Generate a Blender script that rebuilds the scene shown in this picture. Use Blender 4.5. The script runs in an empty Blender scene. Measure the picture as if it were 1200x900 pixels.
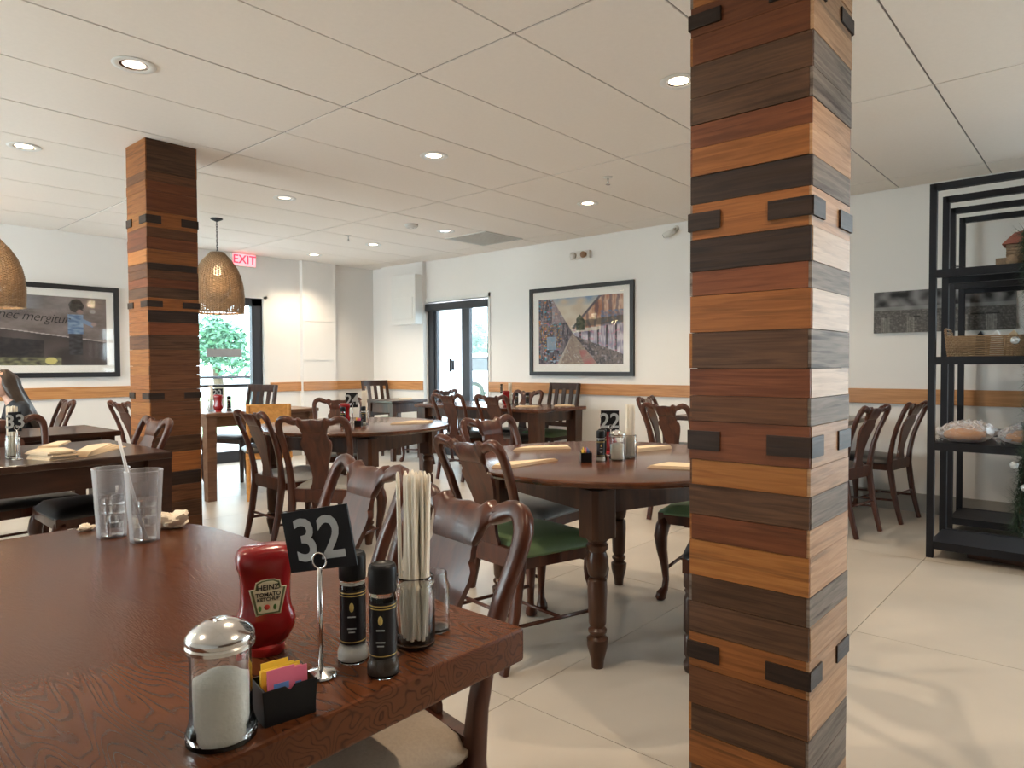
import bpy, bmesh, math, random
from mathutils import Vector, Matrix
from mathutils import noise as N_
random.seed(7)
R = math.radians
SC = bpy.context.scene
COL = SC.collection
CEIL = 2.577

# ------------------------------------------------------------------ camera
cam_data = bpy.data.cameras.new('camera')
cam = bpy.data.objects.new('camera', cam_data)
COL.objects.link(cam)
YAW, PITCH, ROLL, FPX = .7220, -.0266, -.0048, 803.88
_f = Vector((math.cos(YAW)*math.cos(PITCH), math.sin(YAW)*math.cos(PITCH), math.sin(PITCH)))
_r = Vector((math.sin(YAW), -math.cos(YAW), 0))
_u = _r.cross(_f)
_c, _s = math.cos(ROLL), math.sin(ROLL)
_r2, _u2 = _c*_r + _s*_u, -_s*_r + _c*_u
cam.matrix_world = Matrix(((_r2.x, _u2.x, -_f.x, 0), (_r2.y, _u2.y, -_f.y, 0), (_r2.z, _u2.z, -_f.z, 1.175), (0, 0, 0, 1)))
cam_data.sensor_width = 36
cam_data.lens = FPX/1200*36
cam_data.clip_start = .02
SC.camera = cam

# ------------------------------------------------------------------ view, world, daylight
SC.view_settings.view_transform = 'Standard'
SC.view_settings.look = 'None'
SC.view_settings.exposure = 0.46
SC.view_settings.gamma = 1.0
SC.view_settings.use_curve_mapping = False
W = bpy.data.worlds.new('overcast_sky')
SC.world = W
W.use_nodes = True
wb = W.node_tree.nodes['Background']
wb.inputs[0].default_value = (.86, .93, 1.0, 1)
wb.inputs[1].default_value = 8.0

def area(name, loc, rot, sx, sy, power, col, portal=False):
    l = bpy.data.lights.new(name, 'AREA')
    l.shape = 'RECTANGLE'; l.size = sx; l.size_y = sy; l.energy = power; l.color = col
    if portal: l.cycles.is_portal = True
    o = bpy.data.objects.new(name, l); COL.objects.link(o)
    o.location = loc; o.rotation_euler = rot
    return o
DAY = (.86, .93, 1.0)
XWIN = 6.33
# daylight through the side windows of the right wall, beyond the right edge of the view
for wy in (-1.0, -2.7):
    area('daylight_window', (XWIN, wy, 1.35), (0, R(90), 0), 2.0, 1.4, 26, (1.0, .96, .92))
# and through the windows of the wall beyond the left edge of the view
for wy in (4.9, 6.8):
    area('daylight_window', (-2.74, wy, 1.40), (0, R(-90), 0), 1.9, 1.5, 46, (1.0, .96, .90))
# sky portals at the glazed door and the street door in view
area('sky_portal', (3.80, 8.30, 1.05), (R(-90), 0, 0), 1.4, 2.05, 1, (1, 1, 1), True)
area('sky_portal', (6.36, 6.42, 1.0), (0, R(90), 0), 2.0, 1.1, 1, (1, 1, 1), True)

# ------------------------------------------------------------------ materials
MATS = {}
def nodes_of(name):
    m = bpy.data.materials.new(name); m.use_nodes = True
    nt = m.node_tree
    return m, nt, nt.nodes['Principled BSDF']
def setin(b, **k):
    for n, v in k.items():
        n = n.replace('_', ' ')
        if n in b.inputs: b.inputs[n].default_value = v
def rgba(c): return (c[0], c[1], c[2], 1)
def plain(name, col, rough=.5, metal=0, coat=0, var=.08, scale=12, bump=0, spec=.5):
    m, nt, b = nodes_of(name)
    n = nt.nodes.new('ShaderNodeTexNoise'); n.inputs['Scale'].default_value = scale; n.inputs['Detail'].default_value = 4
    tc = nt.nodes.new('ShaderNodeTexCoord'); nt.links.new(tc.outputs['Object'], n.inputs['Vector'])
    mix = nt.nodes.new('ShaderNodeMix'); mix.data_type = 'RGBA'
    mix.inputs['A'].default_value = rgba([c*(1-var) for c in col]); mix.inputs['B'].default_value = rgba([min(1, c*(1+var)) for c in col])
    nt.links.new(n.outputs['Fac'], mix.inputs['Factor']); nt.links.new(mix.outputs['Result'], b.inputs['Base Color'])
    setin(b, Roughness=rough, Metallic=metal, Coat_Weight=coat, Coat_Roughness=.1, Specular_IOR_Level=spec)
    if bump:
        bp = nt.nodes.new('ShaderNodeBump'); bp.inputs['Strength'].default_value = bump; bp.inputs['Distance'].default_value = .01
        nt.links.new(n.outputs['Fac'], bp.inputs['Height']); nt.links.new(bp.outputs['Normal'], b.inputs['Normal'])
    MATS[name] = m
    return m
def wood(name, c1, c2, rough=.4, coat=0, stretch=(1.2, 14, 14), scale=3, dark=None, darkamt=.25, bump=.08, rand=.25, spec=.3):
    m, nt, b = nodes_of(name)
    L = nt.links.new
    tc = nt.nodes.new('ShaderNodeTexCoord')
    oi = nt.nodes.new('ShaderNodeObjectInfo')
    mp = nt.nodes.new('ShaderNodeMapping'); mp.inputs['Scale'].default_value = stretch
    ad = nt.nodes.new('ShaderNodeVectorMath'); ad.operation = 'ADD'
    mu = nt.nodes.new('ShaderNodeMath'); mu.operation = 'MULTIPLY'; mu.inputs[1].default_value = 37
    L(oi.outputs['Random'], mu.inputs[0]); L(tc.outputs['Object'], ad.inputs[0]); L(mu.outputs[0], ad.inputs[1])
    L(ad.outputs[0], mp.inputs['Vector'])
    n = nt.nodes.new('ShaderNodeTexNoise'); n.inputs['Scale'].default_value = scale; n.inputs['Detail'].default_value = 6; n.inputs['Distortion'].default_value = .8
    L(mp.outputs[0], n.inputs['Vector'])
    cr = nt.nodes.new('ShaderNodeValToRGB'); cr.color_ramp.elements[0].position = .32; cr.color_ramp.elements[1].position = .68
    cr.color_ramp.elements[0].color = rgba(c1); cr.color_ramp.elements[1].color = rgba(c2)
    L(n.outputs['Fac'], cr.inputs[0])
    last = cr.outputs[0]
    if dark is not None:
        n2 = nt.nodes.new('ShaderNodeTexNoise'); n2.inputs['Scale'].default_value = scale*.9; n2.inputs['Detail'].default_value = 3
        mp2 = nt.nodes.new('ShaderNodeMapping'); mp2.inputs['Scale'].default_value = tuple(s*.55 for s in stretch)
        L(ad.outputs[0], mp2.inputs['Vector']); L(mp2.outputs[0], n2.inputs['Vector'])
        r2 = nt.nodes.new('ShaderNodeValToRGB'); r2.color_ramp.elements[0].position = .56; r2.color_ramp.elements[1].position = .70
        L(n2.outputs['Fac'], r2.inputs[0])
        mm = nt.nodes.new('ShaderNodeMath'); mm.operation = 'MULTIPLY'; mm.inputs[1].default_value = darkamt
        L(r2.outputs[0], mm.inputs[0])
        mx = nt.nodes.new('ShaderNodeMix'); mx.data_type = 'RGBA'; mx.inputs['B'].default_value = rgba(dark)
        L(mm.outputs[0], mx.inputs['Factor']); L(last, mx.inputs['A']); last = mx.outputs['Result']
    if rand:
        hs = nt.nodes.new('ShaderNodeHueSaturation')
        ma = nt.nodes.new('ShaderNodeMapRange'); ma.inputs['To Min'].default_value = 1-rand; ma.inputs['To Max'].default_value = 1+rand
        L(oi.outputs['Random'], ma.inputs['Value']); L(ma.outputs[0], hs.inputs['Value']); L(last, hs.inputs['Color']); last = hs.outputs[0]
    L(last, b.inputs['Base Color'])
    setin(b, Roughness=rough, Coat_Weight=coat, Coat_Roughness=.12, Specular_IOR_Level=spec)
    if bump:
        bp = nt.nodes.new('ShaderNodeBump'); bp.inputs['Strength'].default_value = bump; bp.inputs['Distance'].default_value = .004
        L(n.outputs['Fac'], bp.inputs['Height']); L(bp.outputs['Normal'], b.inputs['Normal'])
    MATS[name] = m
    return m
def emit(name, col, s):
    m, nt, b = nodes_of(name)
    setin(b, Base_Color=rgba(col), Emission_Color=rgba(col), Emission_Strength=s)
    MATS[name] = m; return m
def glass(name, col=(1, 1, 1), rough=0, ior=1.45):
    m, nt, b = nodes_of(name)
    setin(b, Base_Color=rgba(col), Roughness=rough, IOR=ior, Transmission_Weight=1)
    MATS[name] = m; return m
def pane(name, tint=(.93, .97, .97), gloss=.06):
    m = bpy.data.materials.new(name); m.use_nodes = True; nt = m.node_tree; nt.nodes.clear()
    o = nt.nodes.new('ShaderNodeOutputMaterial'); t = nt.nodes.new('ShaderNodeBsdfTransparent'); g = nt.nodes.new('ShaderNodeBsdfGlossy')
    t.inputs[0].default_value = rgba(tint); g.inputs['Roughness'].default_value = .03
    mx = nt.nodes.new('ShaderNodeMixShader'); mx.inputs[0].default_value = gloss
    nt.links.new(t.outputs[0], mx.inputs[1]); nt.links.new(g.outputs[0], mx.inputs[2]); nt.links.new(mx.outputs[0], o.inputs[0])
    MATS[name] = m; return m
def film(name, col, alpha, rough=.25):
    # thin semi-clear plastic: part transparent, part glossy/diffuse skin
    m = bpy.data.materials.new(name); m.use_nodes = True; nt = m.node_tree; b = nt.nodes['Principled BSDF']; o = nt.nodes['Material Output']
    setin(b, Base_Color=rgba(col), Roughness=rough, Specular_IOR_Level=.7)
    t = nt.nodes.new('ShaderNodeBsdfTransparent'); lw = nt.nodes.new('ShaderNodeLayerWeight'); lw.inputs[0].default_value = .45
    ma = nt.nodes.new('ShaderNodeMapRange'); ma.inputs['To Min'].default_value = alpha; ma.inputs['To Max'].default_value = min(1, alpha+.55)
    mx = nt.nodes.new('ShaderNodeMixShader')
    nt.links.new(lw.outputs['Facing'], ma.inputs['Value']); nt.links.new(ma.outputs[0], mx.inputs[0])
    nt.links.new(t.outputs[0], mx.inputs[1]); nt.links.new(b.outputs[0], mx.inputs[2]); nt.links.new(mx.outputs[0], o.inputs[0])
    MATS[name] = m; return m
def vcol(name, rough=.4, coat=0):
    m, nt, b = nodes_of(name)
    a = nt.nodes.new('ShaderNodeVertexColor'); a.layer_name = 'Col'
    nt.links.new(a.outputs['Color'], b.inputs['Base Color']); setin(b, Roughness=rough, Coat_Weight=coat, Coat_Roughness=.02)
    MATS[name] = m; return m

plain('wall_paint', (.83, .81, .785), .6, var=.02, scale=3)
wood('fill_cut_brown', (.13, .075, .045), (.20, .12, .075), .6, 0, (9, 9, 1), 2.0, rand=0)  # invented dark finish for the unseen front wall, cuts fill light
plain('ceiling_tile', (.89, .83, .77), .8, var=.03, scale=40, bump=.05)
plain('tee_bar', (.22, .20, .18), .6)
plain('floor_tile', (.47, .425, .37), .32, var=.20, scale=1.9, bump=.02)
plain('grout', (.30, .27, .23), .8)
plain('baseboard', (.36, .34, .31), .5)
plain('white_trim', (.80, .80, .78), .45, var=.02)
wood('rail_oak', (.42, .19, .07), (.58, .29, .12), .4, .2, (1.0, 1.0, 16), 3, rand=0)
wood('chair_wood', (.036, .009, .005), (.088, .024, .010), .30, .22, (9, 9, 1.2), 3, bump=.03, rand=.12)
wood('dark_chair_wood', (.030, .014, .010), (.055, .026, .017), .35, .3, (9, 9, 1.2), 3, bump=.03, rand=.1)
wood('table_wood', (.055, .015, .006), (.120, .038, .015), .24, .3, (1.6, 9, 9), 2.2, (.03, .010, .005), .75, bump=.05, rand=0)
wood('table_leg_wood', (.036, .013, .006), (.078, .029, .013), .33, .2, (10, 10, 1.3), 2.5, rand=.1)
wood('dark_table_wood', (.022, .009, .006), (.050, .020, .012), .28, .4, (1.6, 9, 9), 2.5, rand=.05)
wood('brown_table_wood', (.11, .055, .032), (.19, .10, .058), .4, .2, (1.6, 9, 9), 2.5, rand=.05)
wood('light_wood', (.50, .22, .06), (.68, .33, .10), .4, .2, (1.2, 10, 10), 2.5, rand=.05)
def figured(name, c1, c2, c3):
    # broad figured veneer: distorted bands with fine pores, glossy varnish
    m, nt, b = nodes_of(name); L = nt.links.new
    tc = nt.nodes.new('ShaderNodeTexCoord')
    mp = nt.nodes.new('ShaderNodeMapping'); mp.inputs['Scale'].default_value = (6.5, 1.1, 6.5); mp.inputs['Rotation'].default_value = (0, 0, R(12))
    L(tc.outputs['Object'], mp.inputs['Vector'])
    n0 = nt.nodes.new('ShaderNodeTexNoise'); n0.inputs['Scale'].default_value = 1.8; n0.inputs['Detail'].default_value = 2; L(mp.outputs[0], n0.inputs['Vector'])
    wv = nt.nodes.new('ShaderNodeMath'); wv.operation = 'MULTIPLY'; wv.inputs[1].default_value = 210; L(n0.outputs['Fac'], wv.inputs[0])
    sn = nt.nodes.new('ShaderNodeMath'); sn.operation = 'SINE'; L(wv.outputs[0], sn.inputs[0])
    n1 = nt.nodes.new('ShaderNodeTexNoise'); n1.inputs['Scale'].default_value = 14; n1.inputs['Detail'].default_value = 6; L(mp.outputs[0], n1.inputs['Vector'])
    n2 = nt.nodes.new('ShaderNodeTexNoise'); n2.inputs['Scale'].default_value = 2.2; n2.inputs['Detail'].default_value = 3; L(tc.outputs['Object'], n2.inputs['Vector'])
    mr = nt.nodes.new('ShaderNodeMapRange'); mr.inputs['From Min'].default_value = -1; mr.inputs['From Max'].default_value = 1; L(sn.outputs[0], mr.inputs['Value'])
    pw = nt.nodes.new('ShaderNodeMath'); pw.operation = 'POWER'; pw.inputs[1].default_value = 5.0; L(mr.outputs[0], pw.inputs[0])
    mx = nt.nodes.new('ShaderNodeMix'); mx.data_type = 'RGBA'; mx.inputs['A'].default_value = rgba(c2); mx.inputs['B'].default_value = rgba(c1)
    ml = nt.nodes.new('ShaderNodeMath'); ml.operation = 'MULTIPLY'; L(pw.outputs[0], ml.inputs[0]); L(n1.outputs['Fac'], ml.inputs[1]); L(ml.outputs[0], mx.inputs['Factor'])
    cr = nt.nodes.new('ShaderNodeValToRGB'); cr.color_ramp.elements[0].position = .40; cr.color_ramp.elements[1].position = .72; L(n2.outputs['Fac'], cr.inputs[0])
    m2 = nt.nodes.new('ShaderNodeMix'); m2.data_type = 'RGBA'; m2.inputs['B'].default_value = rgba(c3); L(cr.outputs[0], m2.inputs['Factor']); L(mx.outputs['Result'], m2.inputs['A'])
    L(m2.outputs['Result'], b.inputs['Base Color'])
    setin(b, Roughness=.21, Specular_IOR_Level=.26)
    n3 = nt.nodes.new('ShaderNodeTexNoise'); n3.inputs['Scale'].default_value = 55; n3.inputs['Detail'].default_value = 3; L(mp.outputs[0], n3.inputs['Vector'])
    bp = nt.nodes.new('ShaderNodeBump'); bp.inputs['Strength'].default_value = .10; bp.inputs['Distance'].default_value = .004; L(n3.outputs['Fac'], bp.inputs['Height']); L(bp.outputs['Normal'], b.inputs['Normal'])
    MATS[name] = m
figured('near_table_wood', (.012, .004, .002), (.110, .034, .012), (.055, .016, .006))
PW = dict(
    orange=((.20, .070, .020), (.31, .115, .034)), honey=((.26, .095, .024), (.38, .155, .044)), redbrown=((.115, .036, .015), (.19, .062, .025)),
    brown=((.092, .037, .017), (.155, .066, .030)), dark=((.055, .027, .015), (.115, .057, .031)), black=((.018, .011, .009), (.045, .026, .018)),
    grey=((.13, .103, .085), (.25, .205, .172)), tan=((.36, .20, .105), (.52, .32, .185)), pale=((.46, .34, .25), (.62, .48, .37)))  # tan and pale: plank tones with window light put into the colour
for k, (a, b_) in PW.items():
    wood('plank_'+k, a, b_, .5 if k != 'grey' else .6, 0, (2.2, 2.2, 42), 2.4, (.03, .015, .008), .75 if k in ('dark', 'grey', 'brown', 'black') else .5, bump=.22, rand=.14, spec=.2)
plain('pillar_core', (.02, .012, .008), .8)
plain('seat_green', (.115, .185, .085), .55, var=.12)
plain('seat_grey', (.20, .195, .185), .38, var=.08)
plain('seat_beige', (.27, .215, .165), .7, var=.18, scale=160, bump=.12)
plain('seat_black', (.018, .017, .018), .38, var=.1)
plain('seat_silver', (.42, .42, .42), .4, var=.1)
plain('black_metal', (.009, .010, .015), .5, var=.1, spec=.3)
plain('black_plastic', (.008, .008, .009), .4, spec=.22)
plain('sign_black', (.008, .008, .010), .5, spec=.18)
plain('numeral_grey', (.38, .40, .41), .5)
plain('chrome', (.72, .72, .72), .16, 1, var=.02)
plain('frame_black', (.014, .014, .017), .35)
plain('door_bronze', (.035, .037, .045), .4, .3)
plain('mat_board', (.82, .80, .76), .7, var=.02)
plain('ketchup_red', (.24, .008, .010), .22, coat=.3, var=.05)
plain('cap_red', (.40, .02, .02), .3)
plain('label_cream', (.62, .56, .40), .5)
plain('label_green', (.10, .12, .05), .5)
plain('label_gold', (.55, .40, .12), .35, .4)
plain('label_black', (.008, .007, .009), .35, spec=.3)
plain('ink_black', (.012, .011, .010), .6)
plain('tomato_red', (.50, .05, .03), .5)
plain('leaf_print_green', (.05, .14, .03), .5)
plain('sugar_white', (.92, .87, .78), .9, var=.06, scale=200, bump=.2)
plain('salt_white', (.85, .83, .78), .9, var=.05, scale=200)
plain('peppercorn', (.07, .045, .03), .8, var=.6, scale=160)
plain('paper_white', (.88, .81, .70), .7, var=.06, scale=60)
plain('napkin_tan', (.72, .56, .38), .85, var=.06, scale=40)
plain('napkin_white', (.82, .72, .58), .9, var=.05, scale=30, bump=.3)
plain('packet_yellow', (.85, .58, .05), .6, var=.1)
plain('packet_pink', (.72, .16, .26), .6, var=.1)
plain('packet_blue', (.12, .25, .60), .6, var=.1)
plain('exit_red', (.75, .02, .04), .4)
plain('grille_grey', (.66, .65, .62), .6)
plain('device_white', (.74, .72, .68), .4)
plain('device_amber', (.30, .17, .09), .3)
plain('wicker', (.30, .195, .11), .6, var=.35, scale=45)
plain('wicker_dark', (.22, .115, .05), .6, var=.35, scale=45)
plain('skin', (.58, .33, .24), .5, var=.04)
plain('hair_brown', (.030, .017, .010), .42, var=.5, scale=60)
plain('cloth_dark', (.022, .024, .030), .8, var=.2)
plain('bread_crust', (.40, .17, .05), .6, var=.35, scale=25, bump=.3)
plain('needle_green', (.020, .050, .026), .6, var=.4)
plain('ornament_silver', (.55, .62, .68), .25, .6)
plain('box_brown', (.10, .045, .03), .7)
plain('rust_red', (.30, .09, .06), .6, var=.4, scale=30)
plain('straw_weave', (.28, .19, .12), .8, var=.5, scale=60)
plain('asphalt', (.30, .31, .32), .9)
plain('concrete', (.60, .60, .58), .9)
plain('grass_green', (.34, .45, .26), .95, var=.3, scale=3)
plain('leaf_green', (.15, .30, .21), .7, var=.4, scale=2)
plain('trunk_brown', (.12, .085, .06), .9)
plain('white_brick', (.72, .74, .75), .8, var=.05, scale=20, bump=.3)
plain('mortar', (.52, .54, .55), .9)
plain('car_white', (.80, .82, .84), .25, coat=.5, var=.01)
plain('tire_black', (.02, .02, .022), .8)
plain('rim_grey', (.45, .46, .48), .35, .7)
plain('grey_sticker', (.30, .31, .33), .6)
glass('clear_glass', (.97, .985, .98), 0)
glass('water', (.97, .98, .99), 0, 1.33)
glass('ice', (.98, .99, 1), .10, 1.31)
film('tumbler_plastic', (.66, .67, .72), .16, .25)
film('bag_plastic', (.85, .86, .90), .10, .15)
pane('window_glass', (.90, .96, .97), .05)
pane('picture_glass', (1, 1, 1), .022)
film('straw_plastic', (.86, .88, .92), .55, .3)
vcol('street_print', .6); vcol('graffiti_print', .6); vcol('city_print', .6)
emit('lamp_warm', (1, .80, .55), 9); emit('lamp_soft', (1, .90, .80), .9); emit('bulb_warm', (1, .78, .5), 6)
emit('exit_glow', (1, .30, .33), 1.3); emit('exit_letter', (1, .03, .06), 1.6)
def M(n): return MATS[n]

# ------------------------------------------------------------------ mesh helpers
class MB:
    def __init__(s): s.v = []; s.f = []; s.mi = []; s.m = 0
    def add(s, vs, fs):
        o = len(s.v); s.v += [tuple(v) for v in vs]
        for f in fs: s.f.append(tuple(i+o for i in f)); s.mi.append(s.m)
        return s
    def box(s, x0, x1, y0, y1, z0, z1):
        return s.add([(x, y, z) for z in (z0, z1) for y in (y0, y1) for x in (x0, x1)],
                     [(0, 2, 3, 1), (4, 5, 7, 6), (0, 1, 5, 4), (2, 6, 7, 3), (0, 4, 6, 2), (1, 3, 7, 5)])
    def bar(s, a, b, w, h, up=(0, 0, 1)):
        a, b = Vector(a), Vector(b); d = (b-a).normalized(); u = Vector(up)
        if abs(d.dot(u)) > .98: u = Vector((1, 0, 0))
        sd = d.cross(u).normalized()*w/2; uu = sd.cross(d).normalized()*h/2
        vs = [p+i*sd+j*uu for p in (a, b) for i, j in ((-1, -1), (1, -1), (1, 1), (-1, 1))]
        return s.add(vs, [(3, 2, 1, 0), (4, 5, 6, 7), (0, 1, 5, 4), (1, 2, 6, 5), (2, 3, 7, 6), (3, 0, 4, 7)])
    def tube(s, pts, rad, seg=8, squash=None, cap=True, square=False):
        pts = [Vector(p) for p in pts]; n = len(pts)
        if not hasattr(rad, '__len__'): rad = [rad]*n
        vs = []; fs = []
        t0 = (pts[1]-pts[0]).normalized()
        ref = Vector((0, 1, 0)) if abs(t0.y) < .9 else Vector((1, 0, 0))
        u = (ref-t0*ref.dot(t0)).normalized()
        for i, p in enumerate(pts):
            t = (pts[min(i+1, n-1)]-pts[max(i-1, 0)]).normalized()
            u = (u-t*u.dot(t)).normalized(); w = t.cross(u)
            for k in range(seg):
                a = 2*math.pi*(k+.5)/seg
                ca, sa = math.cos(a), math.sin(a)
                if square: 
                    e = .55; ca = math.copysign(abs(ca)**e, ca); sa = math.copysign(abs(sa)**e, sa)
                q = squash or (1, 1)
                vs.append(p+(u*ca*q[0]+w*sa*q[1])*rad[i])
        for i in range(n-1):
            for k in range(seg):
                a = i*seg+k; b = i*seg+(k+1) % seg
                fs.append((a, b, b+seg, a+seg))
        if cap: fs += [tuple(range(seg-1, -1, -1)), tuple(range((n-1)*seg, n*seg))]
        return s.add(vs, fs)
    def lathe(s, prof, seg=24, c=(0, 0), cap=True, sx=1, sy=1):
        vs = []; fs = []; n = len(prof)
        for r, z in prof:
            for k in range(seg):
                a = 2*math.pi*k/seg; vs.append((c[0]+r*sx*math.cos(a), c[1]+r*sy*math.sin(a), z))
        for i in range(n-1):
            for k in range(seg):
                a = i*seg+k; b = i*seg+(k+1) % seg; fs.append((a, b, b+seg, a+seg))
        if cap:
            if prof[0][0] > 1e-6: fs.append(tuple(range(seg-1, -1, -1)))
            if prof[-1][0] > 1e-6: fs.append(tuple(range((n-1)*seg, n*seg)))
        return s.add(vs, fs)
    def prism(s, poly, fn, t0, t1):
        n = len(poly)
        vs = [fn(a, b, t0) for a, b in poly]+[fn(a, b, t1) for a, b in poly]
        fs = [tuple(range(n-1, -1, -1)), tuple(range(n, 2*n))]+[(i, (i+1) % n, n+(i+1) % n, n+i) for i in range(n)]
        return s.add(vs, fs)
    def ball(s, c, r, seg=10, rings=7, sc=(1, 1, 1)):
        vs = [(c[0], c[1], c[2]-r*sc[2])]; fs = []
        for i in range(1, rings):
            ph = -math.pi/2+math.pi*i/rings
            for k in range(seg):
                a = 2*math.pi*k/seg
                vs.append((c[0]+r*sc[0]*math.cos(ph)*math.cos(a), c[1]+r*sc[1]*math.cos(ph)*math.sin(a), c[2]+r*sc[2]*math.sin(ph)))
        vs.append((c[0], c[1], c[2]+r*sc[2])); T = len(vs)-1
        for k in range(seg):
            fs.append((0, 1+(k+1) % seg, 1+k)); b = 1+(rings-2)*seg; fs.append((T, b+k, b+(k+1) % seg))
        for i in range(rings-2):
            for k in range(seg):
                a = 1+i*seg+k; b = 1+i*seg+(k+1) % seg; fs.append((a, b, b+seg, a+seg))
        return s.add(vs, fs)
    def mesh(s, name, mats, smooth=False):
        me = bpy.data.meshes.new(name); me.from_pydata(s.v, [], s.f)
        for m in (mats if isinstance(mats, (list, tuple)) else [mats]): me.materials.append(M(m) if isinstance(m, str) else m)
        if any(s.mi): me.polygons.foreach_set('material_index', s.mi)
        bm = bmesh.new(); bm.from_mesh(me); bmesh.ops.recalc_face_normals(bm, faces=bm.faces); bm.to_mesh(me); bm.free()
        if smooth:
            me.polygons.foreach_set('use_smooth', [True]*len(me.polygons))
            if smooth is not True:
                try: me.set_sharp_from_angle(angle=R(smooth))
                except Exception: pass
        me.update()
        return me
    def build(s, name, mats, parent=None, smooth=False, bevel=0, loc=None, rz=None, seg=2):
        o = bpy.data.objects.new(name, s.mesh(name, mats, smooth)); COL.objects.link(o)
        if parent: o.parent = parent
        if loc is not None: o.location = loc
        if rz is not None: o.rotation_euler = (0, 0, rz)
        if bevel: bev(o, bevel, seg)
        return o
def bev(o, w, seg=2):
    b = o.modifiers.new('bevel', 'BEVEL'); b.width = w; b.segments = seg; b.limit_method = 'ANGLE'; b.angle_limit = R(40); b.harden_normals = False
def obj(name, me, parent=None, loc=None):
    o = bpy.data.objects.new(name, me); COL.objects.link(o)
    if parent: o.parent = parent
    if loc is not None: o.location = loc
    return o
def empty(name, loc=(0, 0, 0), rz=0):
    o = bpy.data.objects.new(name, None); COL.objects.link(o); o.location = loc; o.rotation_euler = (0, 0, rz); o.empty_display_size = .1
    return o
def tag(o, label, cat, group=None):
    o['label'] = label; o['category'] = cat
    if group: o['group'] = group
    return o
def struct(o, label=None, cat=None):
    o['kind'] = 'structure'
    if label: o['label'] = label
    if cat: o['category'] = cat
    return o
def kids(o): return [c for c in bpy.data.objects if c.parent == o]
def copy_tree(o, parent=None):
    c = o.copy(); COL.objects.link(c); c.parent = parent
    for ch in kids(o): copy_tree(ch, c)
    return c
def textmesh(name, body, size, mat, parent=None, extrude=.0004, offset=0, shear=0, align='CENTER', space=1.0):
    cu = bpy.data.curves.new(name, 'FONT'); cu.body = body; cu.size = size; cu.extrude = extrude; cu.offset = offset; cu.shear = shear
    cu.align_x = align; cu.align_y = 'CENTER'; cu.space_character = space; cu.resolution_u = 3
    t = bpy.data.objects.new(name, cu); COL.objects.link(t)
    bpy.context.view_layer.update()
    me = bpy.data.meshes.new_from_object(t); bpy.data.objects.remove(t); bpy.data.curves.remove(cu)
    me.materials.clear(); me.materials.append(M(mat))
    return obj(name, me, parent)
def smooth_poly(pts, it=2):
    for _ in range(it):
        n = len(pts); q = []
        for i in range(n):
            a, b = pts[i], pts[(i+1) % n]
            q += [(a[0]*.75+b[0]*.25, a[1]*.75+b[1]*.25), (a[0]*.25+b[0]*.75, a[1]*.25+b[1]*.75)]
        pts = q
    return pts

# ------------------------------------------------------------------ room shell
XW, YW = 6.19, 8.14          # painted wall with street door; wall with the glazed exit door
X0, Y0 = -2.6, -4.0
floor = MB().box(X0, XW+.15, Y0, YW+.15, -.06, -.008).build('floor', 'grout'); struct(floor)
TX, TY = 1.45, .735
tile_me = {}
ix0, ix1 = math.floor((X0-1.79)/TX), math.ceil((XW-1.79)/TX)
iy0, iy1 = math.floor((Y0-.85)/TY), math.ceil((YW-.85)/TY)
for i in range(ix0, ix1):
    for j in range(iy0, iy1):
        xa, xb = max(X0, 1.79+i*TX)+.0015, min(XW, 1.79+(i+1)*TX)-.0015
        ya, yb = max(Y0, .85+j*TY)+.0015, min(YW, .85+(j+1)*TY)-.0015
        if xb-xa < .02 or yb-ya < .02: continue
        key = (round(xb-xa, 3), round(yb-ya, 3))
        if key not in tile_me: tile_me[key] = MB().box(0, xb-xa, 0, yb-ya, -.009, 0).mesh('floor_tile', 'floor_tile')
        obj('floor_tile', tile_me[key], floor, (xa, ya, 0))
ceiling = MB().box(X0, XW+.15, Y0, YW+.15, CEIL+.006, CEIL+.08).build('ceiling', 'tee_bar'); struct(ceiling)
CX, CY = 1.8087, .6096
ctile = {}
for i in range(-3, 3):
    for j in range(-10, 11):
        xa, xb = max(X0, 2.2142+i*CX)+.0065, min(XW, 2.2142+(i+1)*CX)-.0065
        ya, yb = max(Y0, 1.928+j*CY)+.0050, min(YW, 1.928+(j+1)*CY)-.0050
        if xb-xa < .03 or yb-ya < .03: continue
        key = (round(xb-xa, 3), round(yb-ya, 3))
        if key not in ctile: ctile[key] = MB().box(0, xb-xa, 0, yb-ya, 0, .010).mesh('ceiling_tile', 'ceiling_tile')
        obj('ceiling_tile', ctile[key], ceiling, (xa, ya, CEIL+random.uniform(-.0008, .0008)))

# wall with glazed exit door (Y = YW): opening X 3.05..4.52
GA, GB, GH = 3.06, 4.52, 2.07
w = MB()
w.box(X0-.15, GA, YW, YW+.15, 0, CEIL+.05).box(GB, XW+.15, YW, YW+.15, 0, CEIL+.05).box(GA, GB, YW, YW+.15, GH, CEIL+.05)
wl = w.build('wall_back', 'wall_paint'); struct(wl)
# wall with street door (X = XW): opening Y 5.83..6.97, side windows at Y < 0
DA, DB, DH = 5.83, 6.97, 2.03
opens = [(-3.42, -1.98), (-1.72, -.28)]
w = MB(); prev = Y0-.15
for a, b_ in opens:
    w.box(XW, XW+.15, prev, a, 0, CEIL+.05).box(XW, XW+.15, a, b_, 0, .33).box(XW, XW+.15, a, b_, 2.37, CEIL+.05); prev = b_
w.box(XW, XW+.15, prev, DA, 0, CEIL+.05).box(XW, XW+.15, DB, YW+.15, 0, CEIL+.05).box(XW, XW+.15, DA, DB, DH, CEIL+.05)
wr = w.build('wall_right', 'wall_paint'); struct(wr)
struct(MB().box(X0-.15, XW+.15, Y0-.15, Y0, 0, CEIL+.05).build('wall_front', 'fill_cut_brown'))  # out of view; its dark finish is made up to reduce fill
w = MB(); prev = Y0-.15
lopens = [(4.12, 5.68), (6.02, 7.58)]
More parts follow.
